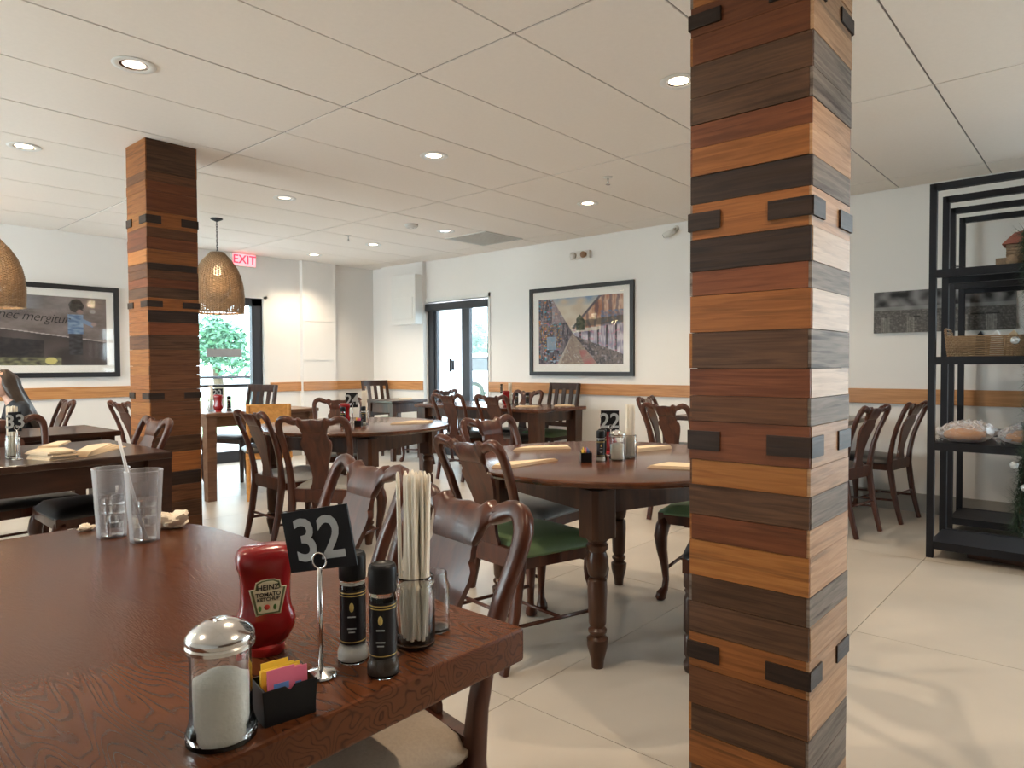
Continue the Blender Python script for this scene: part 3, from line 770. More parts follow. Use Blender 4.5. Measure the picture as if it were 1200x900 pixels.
# ------------------------------------------------------------------ table-top things
TB = {32: 'on the large glossy table', 22: 'on the round table by the pillar', 24: 'on the middle round table', 21: 'on the long far wall table', 33: 'on the table with stacked napkins', 20: 'on the window table'}
def shaker(x, y, z, t):
    e = empty('sugar_shaker', (x, y, z)); tag(e, 'glass sugar shaker with domed metal lid '+TB[t], 'sugar shaker', 'sugar shakers')
    g = MB(); seg = 32
    def ring(r, zz, fl): return [((r*(1-fl*.035*(1 if k % 4 in (0,) else 0)))*math.cos(2*math.pi*k/seg), (r*(1-fl*.035*(1 if k % 4 in (0,) else 0)))*math.sin(2*math.pi*k/seg), zz) for k in range(seg)]
    prof = [(.032, 0, 0), (.0375, .003, 0), (.038, .012, 0), (.0345, .022, .4), (.033, .03, 1), (.0325, .098, 1), (.0335, .108, 0), (.0335, .112, 0)]
    vs = []; fs = []
    for r, zz, fl in prof: vs += ring(r, zz, fl)
    inner = [(.0310, .112), (.0305, .1), (.0300, .03), (.0305, .012), (.0290, .005)]
    for r, zz in inner: vs += ring(r, zz, 0)
    n = len(prof)+len(inner)
    for i in range(n-1):
        for k in range(seg): a = i*seg+k; b = i*seg+(k+1) % seg; fs.append((a, b, b+seg, a+seg))
    fs.append(tuple(range(seg-1, -1, -1))); fs.append(tuple(range((n-1)*seg, n*seg)))
    g.add(vs, fs).build('jar', 'clear_glass', e, 35)
    MB().lathe([(.0292, .0055), (.0299, .012), (.0297, .03), (.0299, .068), (.022, .074), (.010, .0775), (0, .078)], 24).build('sugar', 'sugar_white', e, True)
    l = MB().lathe([(.0345, .104), (.0365, .105), (.0368, .109), (.0352, .111), (.0365, .114), (.0365, .118), (.034, .1215), (.028, .127), (.018, .1325), (.008, .1345), (0, .135)], 32).build('lid', 'chrome', e, 40)
    MB().box(-.006, .006, -.004, .004, .1340, .1360).build('pour_flap', 'chrome', l, bevel=.001)
    return e
def ketchup(x, y, z, rz, t, detail=False, s=1.0):
    e = empty('ketchup_bottle', (x, y, z), rz); tag(e, 'red squeeze ketchup bottle standing on its cap '+TB[t], 'bottle', 'ketchup bottles')
    # superellipse sections (half width, half depth, z)
    sec = [(.024, .018, .013), (.032, .022, .022), (.0395, .0265, .036), (.0415, .0275, .048), (.0400, .0268, .057), (.0360, .0247, .066), (.034, .0235, .08), (.0345, .024, .105), (.036, .025, .118), (.0395, .027, .127), (.0405, .0275, .140), (.0375, .026, .150), (.030, .021, .1555), (.0, .0, .157)]
    vs = []; fs = []; seg = 28
    for a, b, zz in sec:
        for k in range(seg):
            th = 2*math.pi*k/seg; c, s_ = math.cos(th), math.sin(th)
            vs.append((b*math.copysign(abs(c)**.65, c), a*math.copysign(abs(s_)**.65, s_), zz))
    for i in range(len(sec)-1):
        for k in range(seg): q = i*seg+k; r = i*seg+(k+1) % seg; fs.append((q, r, r+seg, q+seg))
    fs.append(tuple(range(seg-1, -1, -1)))
    MB().add(vs, fs).build('body', 'ketchup_red', e, True)
    MB().lathe([(.022, 0), (.0235, .002), (.0235, .012), (.020, .015)], 24, sy=1.1).build('cap', 'cap_red', e, 40)
    if detail:
        # keystone label on the face toward -x
        def fn(a, b, t_): return (-.0246-t_, -a, b)
        def key(k):
            return [(-.017*k, .062+(1-k)*.018), (.017*k, .062+(1-k)*.018), (.0255*k, .100-(1-k)*.006), (.0185*k, .100-(1-k)*.006), (.0165*k, .1095-(1-k)*.012), (.009*k, .1125-(1-k)*.013), (0, .1132-(1-k)*.013), (-.009*k, .1125-(1-k)*.013), (-.0165*k, .1095-(1-k)*.012), (-.0185*k, .100-(1-k)*.006), (-.0255*k, .100-(1-k)*.006)]
        lb = MB().prism(key(1.0), fn, -.003, .0006).build('label_plate', 'label_cream', e)
        MB().prism(key(.93), fn, .0006, .0009).build('label_border', 'label_green', lb)
        MB().prism(key(.80), fn, .0009, .0012).build('label_field', 'label_cream', lb)
        for tx, zz, sz in (('HEINZ', .1015, .0105), ('TOMATO', .0915, .0080), ('KETCHUP', .0848, .0070)):
            q = textmesh('lettering', tx, sz, 'ink_black', lb, .0001, .0002)
            q.rotation_euler = (R(90), 0, R(-90)); q.location = (-.0262, 0, zz)
        MB().ball((-.0260, .002, .0735), .0042, 10, 6, (.15, 1, .95)).build('tomato_print', 'tomato_red', lb, True)
        for yy in (-.009, .0115): MB().ball((-.0260, yy, .0725), .0042, 8, 5, (.1, .55, 1)).build('leaf_print', 'leaf_print_green', lb, True)
    return e
def number_sign(x, y, z, rz, num, t, label, tilt=0, h=.135, w=.082, ph=.072):
    e = empty('table_number_sign', (x, y, z), rz); tag(e, label, 'sign', 'table number signs')
    MB().lathe([(.020, 0), (.0215, .002), (.020, .005), (.010, .008), (.0035, .010)], 24).build('base', 'chrome', e, 40)
    MB().tube([(0, 0, .008), (0, 0, h-.012)], .0035, 8).build('stem', 'chrome', e, True)
    n = 16
    rg = MB().tube([(-.006*math.cos(2*math.pi*k/n) if False else 0.0, .0105*math.sin(2*math.pi*k/n), h-.002-.0105*math.cos(2*math.pi*k/n)) for k in range(n+1)], .0016, 6)
    rg.build('ring_clip', 'chrome', e, True)
    c = MB().box(-.0015, .0015, -w/2, w/2, -ph/2, ph/2).build('card', 'sign_black', e)
    c.location = (.005, .004, h+.026); c.rotation_euler = (tilt, 0, 0)
    if num:
        q = textmesh('numeral', num, ph*.98, 'numeral_grey', c, .0002, ph*.016, 0, 'CENTER', .98)
        q.rotation_euler = (R(90), 0, R(-90)); q.location = (-.0018, 0, -.002)
    return e
def mill(x, y, z, t, kind, rz=0):
    e = empty('spice_grinder', (x, y, z), rz); tag(e, ('glass salt grinder with black cap and white salt ' if kind == 'salt' else 'glass pepper grinder with black cap and dark peppercorns ')+TB[t], 'grinder', 'salt and pepper grinders')
    MB().lathe([(0, 0), (.0195, 0), (.0215, .002), (.0215, .014), (.0185, .020), (.018, .024), (.0176, .105), (.0165, .108), (0, .108)], 28).build('bottle', 'clear_glass', e, 40)
    MB().lathe([(0, .002), (.0188, .003), (.0188, .014), (.0165, .019), (0, .0195)], 24).build('filling', 'salt_white' if kind == 'salt' else 'peppercorn', e, True)
    lb = MB().lathe([(.0183, .024), (.0183, .092)], 32, cap=False).build('label_sleeve', 'label_black', e, True)
    for zz in (.027, .084, .0875): MB().lathe([(.01845, zz), (.01845, zz+.0012)], 32, cap=False).build('gold_band', 'label_gold', lb, True)
    MB().ball((-.0183, 0, .071), .0045, 8, 6, (.12, .7, 1.3)).build('crest_print', 'label_gold', lb, True)
    for zz, wd in ((.0585, .011), (.044, .012), (.0395, .009)):
        MB().box(-.01865, -.0180, -wd/2, wd/2, zz, zz+.0014).build('print_line', 'numeral_grey', lb)
    MB().lathe([(.0165, .097), (.0165, .101)], 24, cap=False).build('neck', 'salt_white' if kind == 'salt' else 'clear_glass', e, True)
    MB().lathe([(.0185, .103), (.019, .105), (.019, .131), (.0175, .135), (.015, .1365), (.013, .135), (0, .135)], 28).build('cap', 'black_plastic', e, 40)
    return e
STRAW = {}
def straw_jar(x, y, z, t, n, seed, lean=(.0, .0), full=.195):
    e = empty('straw_jar', (x, y, z)); tag(e, 'clear glass jar of straws '+TB[t], 'jar', 'straw jars')
    MB().lathe([(0, 0), (.026, 0), (.0295, .003), (.030, .012), (.030, .078), (.0275, .088), (.0265, .092), (.0282, .095), (.0282, .104), (.0268, .106), (.0252, .104), (.0245, .092), (.0275, .080), (.0278, .010), (.025, .006), (0, .005)], 32).build('jar_body', 'clear_glass', e, 45)
    MB().lathe([(.0283, .093), (.0298, .0945), (.0283, .096)], 32, cap=False).build('rim_ring', 'clear_glass', e, True)
    rnd = random.Random(seed)
    k = full
    if k not in STRAW:
        m = MB(); m.tube([(0, 0, 0), (0, 0, full-.012), (0, 0, full-.004), (0, 0, full)], [.0030, .0030, .0026, .0010], 6, squash=(1.05, .95)); STRAW[k] = m.mesh('wrapped_straw', 'paper_white', 40)
    for i in range(n):
        r = .0208*math.sqrt((i+.5)/n); a = i*2.399963
        bx, by = r*math.cos(a), r*math.sin(a)
        o = obj('wrapped_straw', STRAW[k], None, (x+bx*.93, y+by*.93, z+.008+rnd.uniform(0, .006)))
        o.rotation_euler = (-by*.8+lean[1]+rnd.uniform(-.003, .003), bx*.8+lean[0]+rnd.uniform(-.003, .003), rnd.uniform(0, 6.28))
        tag(o, 'white paper-wrapped straw standing in the glass jar '+TB[t], 'straw', 'wrapped straws '+TB[t])
    return e
def packet(x, y, z, rz, tilt, col, t):
    m = MB(); w, h = .033, .050
    m.add([(-w/2, -.0006, 0), (w/2, -.0006, 0), (w/2, .0006, 0), (-w/2, .0006, 0), (-w/2, -.0011, h*.45), (w/2, -.0011, h*.5), (w/2, .0011, h*.5), (-w/2, .0011, h*.45), (-w/2, -.0006, h), (w/2, -.0006, h), (w/2, .0006, h), (-w/2, .0006, h)],
          [(0, 1, 5, 4), (4, 5, 9, 8), (2, 3, 7, 6), (6, 7, 11, 10), (0, 4, 7, 3), (4, 8, 11, 7), (1, 2, 6, 5), (5, 6, 10, 9), (8, 9, 10, 11), (3, 2, 1, 0)])
    o = m.build('sweetener_packet', 'packet_'+col, None)
    MB().box(-.009, .009, -.00125, -.0008, h*.50, h*.66).build('print_mark', 'ink_black' if col == 'yellow' else 'packet_blue', o)
    o.location = (x, y, z); o.rotation_euler = (tilt, 0, rz)
    tag(o, col+' paper sweetener packet in the black caddy '+TB[t], 'packet', 'sweetener packets '+TB[t])
    return o
def caddy(x, y, z, rz, t, yellow, pink, blue=0):
    e = empty('packet_caddy', (x, y, z), rz); tag(e, 'small black plastic caddy of sweetener packets '+TB[t], 'caddy', 'packet caddies')
    hx, hy, h, th = .030, .024, .042, .002
    m = MB()
    for s in (-1, 1):
        m.prism([(-hx, 0), (hx, 0), (hx+.003, h), (.006, h), (.0, h-.006), (-.006, h), (-hx-.003, h)], lambda a, b, tt: (a, tt, b), s*hy-(th if s > 0 else 0), s*hy+(th if s < 0 else 0))
        m.box(s*hx-th/2, s*hx+th/2, -hy, hy, 0, h)
    m.box(-hx, hx, -hy, hy, 0, th)
    m.build('tray', 'black_plastic', e, bevel=.0008)
    rnd = random.Random(int(x*100)); c, s_ = math.cos(rz), math.sin(rz)
    tot = [('yellow', i) for i in range(yellow)]+[('pink', i) for i in range(pink)]+[('blue', i) for i in range(blue)]
    n = len(tot)
    for i, (col, k) in enumerate(tot):
        ly = .0165-.034*(i+.5)/n; lx = rnd.uniform(-.0095, .0095)
        packet(x+lx*c-ly*s_, y+lx*s_+ly*c, z+.0025+rnd.uniform(0, .010), rz+rnd.uniform(-.02, .02), -.05, col, t)
    return e
def napkin(pts, z, label, group='paper napkins', th=.006, mat='napkin_tan', fold=True):
    """folded paper napkin, outline pts in world xy; leaves stacked with a raised fold"""
    cx = sum(p[0] for p in pts)/len(pts); cy = sum(p[1] for p in pts)/len(pts)
    e = empty('paper_napkin', (cx, cy, z)); tag(e, label, 'napkin', group)
    loc = [(p[0]-cx, p[1]-cy) for p in pts]
    for k, (s, z0, z1) in enumerate(((1.0, 0, th*.4), (.97, th*.45, th*.8), (.93, th*.85, th*1.2))):
        def fn(a, b, t_): return (a, b, t_+(.004 if t_ > z0 and k == 2 else 0)*(1 if (a*a+b*b) < .004 else 0))
        MB().prism([(a*s, b*s) for a, b in loc], fn, z0, z1).build('fold', mat, e)
    return e

T = .76
fx, fy = math.cos(YAW), math.sin(YAW)
toward = lambda x, y: math.atan2(y, x)      # local -x faces the camera side when rotated by this
shaker(.352, .745, T, 32)
ketchup(.505, .925, T, toward(.5, .93)+R(8), 32, True)
number_sign(.512, .795, T, toward(.51, .795)+R(-34), '32', 32, 'black card numbered 32 on a chrome ring stand beside ketchup bottle', tilt=R(-11), h=.158, w=.104, ph=.082)
mill(.572, .806, T, 32, 'salt', toward(.57, .8)-R(5)).scale = (1, 1, 1.13)
mill(.572, .738, T, 32, 'pepper', toward(.57, .73)-R(10)).scale = (1, 1, 1.10)
straw_jar(.662, .778, T, 32, 38, 3, (-.020, .018), .246)
caddy(.428, .745, T, toward(.43, .745)-R(70), 32, 6, 4)
# second small empty jar just behind the straws
jj = MB().lathe([(0, 0), (.020, 0), (.0235, .003), (.0235, .070), (.020, .080), (.019, .092), (.0175, .092), (.018, .08), (.0215, .069), (.0215, .006), (0, .005)], 28).build('glass_jar', 'clear_glass', None, 40, loc=(.722, .80, T))
tag(jj, 'small empty glass jar behind the straw jar on table 32', 'jar')

def tumbler(x, y, fill, label, straw=None):
    e = empty('plastic_tumbler', (x, y, T)); tag(e, label, 'cup', 'water tumblers')
    HT = .170
    prof = [(0, 0), (.031, 0), (.0325, .002), (.0332, .02), (.0415, HT-.005), (.0425, HT-.002), (.0415, HT), (.0400, HT-.001), (.0390, HT-.01), (.0314, .02), (.0305, .006), (0, .005)]
    MB().lathe(prof, 36).build('cup', 'tumbler_plastic', e, 40)
    for zz in (.035, .07, .105):
        r = .0332+(.0415-.0332)*(zz-.02)/(HT-.025)
        MB().lathe([(r+.0003, zz), (r+.0007, zz+.0015), (r+.0005, zz+.003)], 36, cap=False).build('ridge', 'tumbler_plastic', e, True)
    r1 = .0311+.0076*(fill-.02)/(HT-.03)
    MB().lathe([(0, .0055), (.0300, .0065), (.0311, .02), (r1, fill), (0, fill)], 32).build('water', 'water', e, 40)
    rnd = random.Random(int(x*1000))
    rt, nr_ = Vector((.66, -.75)), Vector((-.75, -.66))          # across and toward the near rim
    for k in range(5):
        o = MB().box(-.011, .011, -.011, .011, -.0105, .0105).build('ice_cube', 'ice', None, bevel=.003)
        lay = k//2; off = rt*((.0123 if k % 2 else -.0123) if k < 4 else 0)-nr_*.008
        o.location = (x+off.x, y+off.y, T+fill-.008-.0225*lay); o.rotation_euler = (0, 0, math.atan2(-.75, .66)+rnd.uniform(-.05, .05))
        tag(o, 'clear ice cube floating in '+('the tumbler with a straw' if straw else 'the tumbler without a straw'), 'ice cube', 'ice cubes')
    if straw:
        P_ = [rt*.014+nr_*.0205, -rt*.026+nr_*.0225, -rt*.044+nr_*.0230]
        s = MB().tube([(P_[0].x, P_[0].y, .009), (P_[1].x, P_[1].y, .165), (P_[2].x, P_[2].y, .245)], .0036, 10).build('drinking_straw', 'straw_plastic', None, True, loc=(x, y, T)); tag(s, 'clear plastic drinking straw leaning in a water tumbler', 'straw')
tumbler(.645, 1.745, .100, 'frosted plastic tumbler of ice water with a straw', True)
tumbler(.608, 1.85, .098, 'frosted plastic tumbler of ice water beside the one with a straw')
def crumple(name, x, y, z, sx, sy, sz, label, mat='napkin_white', seed=1):
    rnd = random.Random(seed)
    m = MB(); m.ball((0, 0, sz*.5), 1, 30, 18, (sx, sy, sz*.55))
    q_ = []
    for a, b, c in m.v:
        p_ = Vector((a/sx*1.6+seed, b/sy*1.6, c/sz*1.6))
        k = 1+.45*N_.noise(p_)-.30*abs(N_.noise(p_*2.3))+.12*N_.noise(p_*4)
        q_.append((a*k, b*k, max(0, c*k)))
    m.v = q_
    o = m.build(name, mat, None, 28, loc=(x, y, z)); tag(o, label, 'napkin'); return o
crumple('crumpled_napkin', .742, 1.835, T, .045, .045, .042, 'crumpled white paper napkin beside the two water tumblers', seed=2)
crumple('crumpled_napkin', .585, 1.965, T, .02, .015, .015, 'tiny scrap of white napkin behind the water tumblers', seed=4)

# table 22
Z2 = .752
straw_jar(2.69, 1.655, Z2, 22, 28, 5, (0, 0), .235)
shaker(2.60, 1.665, Z2, 22); mill(2.52, 1.70, Z2, 22, 'salt', YAW); mill(2.585, 1.735, Z2, 22, 'pepper', YAW)
ketchup(2.765, 1.82, Z2, YAW, 22)
number_sign(2.715, 1.775, Z2, YAW-R(6), '22', 22, 'black card numbered 22 on a chrome ring stand beside straws', h=.135, w=.085, ph=.10)
caddy(2.47, 1.745, Z2, YAW, 22, 3, 1, 2)
napkin([(2.06, 1.93), (2.13, 1.87), (2.42, 1.86), (2.16, 1.98)], Z2, 'folded tan napkin on round table 22 behind the green-seated chair', 'napkins on table 22', .010)
napkin([(2.56, 2.25), (2.68, 2.26), (2.86, 2.13), (2.80, 2.07)], Z2, 'folded tan napkin on round table 22 before the grey-seated chair', 'napkins on table 22', .010)
napkin([(2.90, 1.74), (3.13, 1.68), (3.09, 1.77), (2.98, 1.80)], Z2, 'folded tan napkin on the far side of the straw jar on table 22', 'napkins on table 22', .014)
napkin([(2.47, 1.44), (2.62, 1.43), (2.70, 1.20), (2.58, 1.20)], Z2, 'folded tan napkin on table 22 next to the plank pillar', 'napkins on table 22', .010)
# middle table
straw_jar(3.06, 4.14, Z2, 24, 22, 6, (0, 0), .235)
ketchup(2.93, 4.20, Z2, YAW, 24); mill(2.86, 4.12, Z2, 24, 'pepper', YAW); mill(2.99, 4.06, Z2, 24, 'salt', YAW)
caddy(2.92, 4.02, Z2, YAW, 24, 1, 4)
number_sign(3.07, 4.30, Z2, YAW+R(30), '24', 24, 'black table number card on a stand on the middle round table', h=.145, w=.09, ph=.11)
napkin([(3.15, 3.96), (3.42, 4.02), (3.52, 3.90), (3.40, 3.82)], Z2, 'folded tan napkin on the middle round table', 'napkins on the middle table', .010)
# far wall table
straw_jar(5.60, 4.96, Z2, 21, 14, 8, (0, 0), .225)
ketchup(5.50, 4.93, Z2, YAW, 21); mill(5.50, 4.78, Z2, 21, 'pepper', YAW); mill(5.58, 4.70, Z2, 21, 'salt', YAW)
number_sign(5.60, 5.08, Z2, YAW+R(75), '21', 21, 'black table number card seen nearly edge-on at the far wall table', h=.145, w=.085, ph=.10)
napkin([(5.30, 4.62), (5.40, 4.42), (5.50, 4.46), (5.42, 4.66)], Z2, 'folded tan napkin beside the grinders on the far wall table', 'napkins on the far wall table', .010)
napkin([(5.66, 4.40), (5.78, 4.22), (5.80, 4.32), (5.74, 4.44)], Z2, 'folded tan napkin at the slat-back chair end of the far wall table', 'napkins on the far wall table', .010)
# table 33
straw_jar(.862, 3.89, Z2, 33, 18, 9, (0, 0), .235)
number_sign(.858, 3.80, Z2, toward(.9, 3.8)+R(25), '33', 33, 'black card numbered 33 on a stand at the dark table', h=.15, w=.055, ph=.09)
mill(.785, 3.86, Z2, 33, 'pepper', YAW)
rn = random.Random(3)
for k in range(6):
    jx, jy = rn.uniform(-.012, .012), rn.uniform(-.012, .012)
    o = napkin([(.90+jx, 3.80+jy), (.95+jx, 3.64+jy), (1.06+jx, 3.65+jy), (1.06+jx, 3.82+jy), (.96+jx, 3.88+jy)] if k < 5 else [(.95, 3.86), (1.03, 3.84), (1.15, 4.06), (1.10, 4.09)], Z2+k*.0078, 'folded tan napkin in the stack beside the number 33 sign', 'stacked napkins on table 33', .007)
for k in range(4):
    napkin([(1.075, 3.70+.012*k), (1.10+.006*k, 3.66), (1.38-.02*k, 3.96+.01*k), (1.34-.015*k, 4.03), (1.20, 3.98)], Z2+k*.006, 'folded tan napkin fanned out toward the pillar end of table 33', 'fanned napkins on table 33', .005)
# window table
straw_jar(2.88, 6.20, .772, 20, 10, 4, (0, 0), .225); ketchup(2.90, 6.10, .772, YAW, 20); mill(3.02, 6.14, .772, 20, 'pepper', YAW)
number_sign(2.98, 6.28, .772, YAW+R(30), '20', 20, 'black table number card before the glazed exit door', h=.14, w=.10, ph=.075)
napkin([(5.60, 6.86), (5.78, 6.80), (5.84, 6.88), (5.66, 6.94)], Z2, 'folded white napkin on the small corner table', 'corner table napkin', .010)

# ------------------------------------------------------------------ pictures
def painted(name, w, h, nx, ny, fn, mat, parent):
    vs = [(0, -w/2+w*i/nx, -h/2+h*j/ny) for j in range(ny+1) for i in range(nx+1)]
    fs = [(j*(nx+1)+i, j*(nx+1)+i+1, (j+1)*(nx+1)+i+1, (j+1)*(nx+1)+i) for j in range(ny) for i in range(nx)]
    me = bpy.data.meshes.new(name); me.from_pydata(vs, [], fs); me.materials.append(M(mat))
    at = me.color_attributes.new('Col', 'FLOAT_COLOR', 'POINT')
    cols = []
    for j in range(ny+1):
        for i in range(nx+1):
            c = fn(i/nx, j/ny); cols += [c[0], c[1], c[2], 1]
    at.data.foreach_set('color', cols)
    return obj(name, me, parent)
def nz(x, y, s): return N_.noise(Vector((x, y, s)))
def mixc(a, b, t): t = max(0, min(1, t)); return tuple(p+(q-p)*t for p, q in zip(a, b))
def street(u, v):
    vx, vy = .42, .46
    dx, dy = u-vx, v-vy
    n1 = nz(u*9, v*9, 1); n2 = nz(u*28, v*28, 5); n3 = nz(u*60, v*22, 3)
    sky = mixc((.55, .44, .33), (.62, .55, .45), .5+n1); 
    if v > .86: sky = mixc(sky, (.16, .27, .42), (v-.86)*9*(.6+n1))
    left_top = .30+(.46-0)*0
    # street
    if dy < 0 and -dy > .0 and (u > vx+dy*.40) and (u < vx-dy*.62+.01):
        c = mixc((.17, .12, .10), (.40, .31, .25), .45+.9*nz(u*24/(.15-dy), v*60, 2))
        if u > vx-dy*.30 and dy < -.25: c = mixc(c, (.36, .10, .10), .6+n1)
        if u < vx+dy*.32: c = (.42, .35, .30)
        return c
    if u < vx:
        top = vy+(vx-u)*2.1+.02
        if v > top or (v > .5 and u > .34 and v > vy+(vx-u)*3.4): return sky
        vs_ = nz(u*46, v*7, 21); ws = nz(u*70, v*40, 22)
        base = mixc((.020, .020, .036), (.17, .13, .15), .45+vs_*1.5)
        base = mixc(base, (.42, .36, .38), max(0, ws)*1.5*(.3+max(0, vs_)*2))
        if v > .25 and v < .60 and u < .30 and ws < -.22: base = (.42, .23, .06)
        if u < .3 and n2 > .25: base = random.Random(int(u*40)*31+int(v*34)).choice([(.05, .16, .33), (.45, .16, .05), (.30, .38, .50), (.33, .13, .20), (.05, .25, .30)])
        if .10 < u < .22 and .22 < v < .42: base = mixc(base, (.25, .40, .55), .6)
        if v > .62 and u > .17: base = mixc(base, (.42, .31, .31), .5)
        return base
    top = vy+(u-vx)*1.42+.10
    mid = vy+(u-vx)*.10+.06
    bot = vy-(u-vx)*.52-.02
    if .47 < u < .57 and .5 < v < .74-abs(u-.51)*1.6: return mixc((.02, .035, .02), (.10, .11, .06), .5+n2)
    if v > top: return sky
    if v > mid:
        c = mixc((.38, .16, .10), (.62, .40, .28), .5+n1+.8*nz(u*60, v*14, 23))
        if math.sin(u*75+n1*2) > .35: c = mixc(c, (.10, .07, .09), .7)
        if .75 < u and v < .78: c = mixc(c, (.12, .18, .30), .5+n2)
        if abs(v-top) < .05: c = (.12, .10, .12)
        if abs(v-(mid+.07)) < .05: c = mixc(c, (.05, .06, .05), .7)
        return c
    if v > bot:
        c = mixc((.22, .20, .30), (.60, .55, .60), .45+n1+1.1*nz(u*80, v*9, 24))
        if math.sin(u*62+1) > .72: c = (.05, .045, .06)
        if v > mid-.05 and u < .75: c = mixc(c, (.85, .78, .60), .6)
        if n2 > .3: c = mixc(c, (.55, .20, .28), .5)
        return c
    c = mixc((.025, .022, .03), (.17, .12, .11), .5+n1+nz(u*70, v*30, 25))
    if n2 > .32: c = (.25, .20, .22)
    return c
def graffiti(u, v):
    n1 = nz(u*6, v*6, 9); n2 = nz(u*30, v*30, 4)
    c = mixc((.13, .105, .10), (.24, .20, .19), .5+n1+.3*n2)
    if v > .80 and .30 < u < .62: c = mixc(c, (.30, .36, .42), .55-abs(u-.46)*3)
    ln = .62-.27*u
    if v < ln: c = mixc((.035, .03, .032), (.085, .07, .068), .5+n1)
    if v < .45-.15*u and u < .62: c = mixc(c, (.010, .011, .016), .75+n2*.4)
    if abs(v-ln) < .007: c = (.42, .38, .36)
    if v < .11 and .35 < u < .72: c = mixc(c, (.20, .20, .11), .6+n2)
    if ((u-.66)/.035)**2+((v-.065)/.05)**2 < 1: c = (.55, .50, .18)
    # small standing child seen from behind, blue top
    k = u-.115
    if .655 < k < .735 and .15 < v < .50: c = mixc((.018, .018, .022), (.05, .05, .06), .5+n2)
    if .645+.02*abs(v-.6) < k < .738 and .46 < v < .75: c = mixc((.10, .17, .30), (.24, .34, .48), .5+n2*1.4)
    if abs((v-.66)+(k-.735)*1.0) < .032 and .73 < k < .80: c = (.18, .27, .42)
    if ((k-.805)/.016)**2+((v-.61)/.03)**2 < 1: c = (.34, .25, .23)
    if ((k-.700)/.046)**2+((v-.87)/.10)**2 < 1+.3*n2: c = mixc((.018, .015, .015), (.05, .045, .04), .5+n2)
    if ((k-.722)/.020)**2+((v-.785)/.035)**2 < 1: c = (.25, .17, .15)
    if ((k-.80)/.02)**2+((v-.80)/.03)**2 < 1: c = (.34, .32, .31)
    return c
def city(u, v):
    n1 = nz(u*14, v*5, 2); n2 = nz(u*70, v*30, 7)
    if v > .62:
        return tuple(x*(.75+n1*1.5+.2*nz(u*40, v*12, 3)) for x in (.15, .145, .15))
    if v > .54: return (.22+.1*n1,)*3
    g = .07+.16*max(0, n2)+.10*max(0, nz(u*45, v*16, 11))+.05*max(0, nz(u*140, v*60, 12))
    if v < .38 and (int(u*16) % 3 == 1): g += .12*(1 if math.sin(u*420) > 0 else .2)
    if v > .35 and v < .40 and nz(u*10, 0, 1) > 0: g = .02
    return (g, g*.93, g*.88)
def framed(x, y, zc, w, h, rz, fn, mat, label, fw=.045, matw=.085, nx=170, ny=120, name='framed_picture'):
    e = empty(name, (x, y, zc), rz); tag(e, label, 'picture')
    m = MB()
    for s in (-1, 1):
        m.box(-.03, 0, s*(w/2-fw/2)-fw/2, s*(w/2-fw/2)+fw/2, -h/2, h/2); m.box(-.03, 0, -w/2+fw, w/2-fw, s*(h/2-fw/2)-fw/2, s*(h/2-fw/2)+fw/2)
    m.build('frame', 'frame_black', e)
    MB().box(-.012, -.002, -w/2+fw, w/2-fw, -h/2+fw, h/2-fw).build('mat_board', 'mat_board', e)
    p = painted('print', w-2*fw-2*matw, h-2*fw-2*matw, nx, ny, fn, mat, e); p.location = (-.0135, 0, 0)
    MB().box(-.0200, -.0185, -w/2+fw, w/2-fw, -h/2+fw, h/2-fw).build('glazing', 'picture_glass', e)
    return e, p
# local frame: -x faces the room, +y is the viewer's left
def flip(fn): return lambda u, v: fn(1-u, v)
framed(XW-.002, 4.45, 1.56, 1.40, 1.00, 0, flip(street), 'street_print', 'black framed colourful city street print on the white wall')
g_, gp = framed(1.90, YW-.002, 1.555, 1.76, .955, R(90), flip(graffiti), 'graffiti_print', 'large black framed photo of a child by a wall with handwriting', fw=.05, matw=.075)
q = textmesh('handwriting', 'nec mergitur', .128, 'ink_black', gp, .0003, -.0012, .30, 'LEFT', .92)
q.rotation_euler = (R(90), 0, R(-90)); q.location = (-.0012, .20, .155)
q.rotation_euler = (R(90), R(4), R(-90))
cv = empty('canvas_panorama', (XW-.001, 1.02, 1.59), 0); tag(cv, 'unframed grey city panorama canvas on the wall behind the metal shelf', 'picture')
MB().box(-.026, 0, -.47, .47, -.165, .165).build('canvas_block', 'frame_black', cv)
cp = painted('print', .94, .33, 150, 60, flip(city), 'city_print', cv); cp.location = (-.0268, 0, 0)

# ------------------------------------------------------------------ ceiling and wall fixtures
def downlight(x, y, power, soft, where, radius=.055):
    e = empty('recessed_light', (x, y, CEIL)); tag(e, 'round recessed ceiling downlight '+where, 'light', 'recessed downlights')
    MB().lathe([(.062, -.001), (.090, -.001), (.094, -.004), (.090, -.007), (.064, -.006), (.060, -.003)], 36, cap=False).build('trim_ring', 'white_trim', e, 40)
    MB().lathe([(.062, -.004), (.050, -.0015), (.048, -.001)], 36, cap=False).build('reflector', 'chrome', e, True)
    MB().lathe([(0, -.0015), (.050, -.0015), (.050, -.001), (0, -.001)], 28).build('lens', 'lamp_soft' if soft else 'lamp_warm', e)
    l = bpy.data.lights.new('downlight_lamp', 'SPOT'); l.energy = power; l.color = (1, .80, .58); l.spot_size = R(125); l.spot_blend = .7; l.shadow_soft_size = .025
    o = bpy.data.objects.new('downlight_lamp', l); COL.objects.link(o); o.parent = e; o.location = (0, 0, -.03)
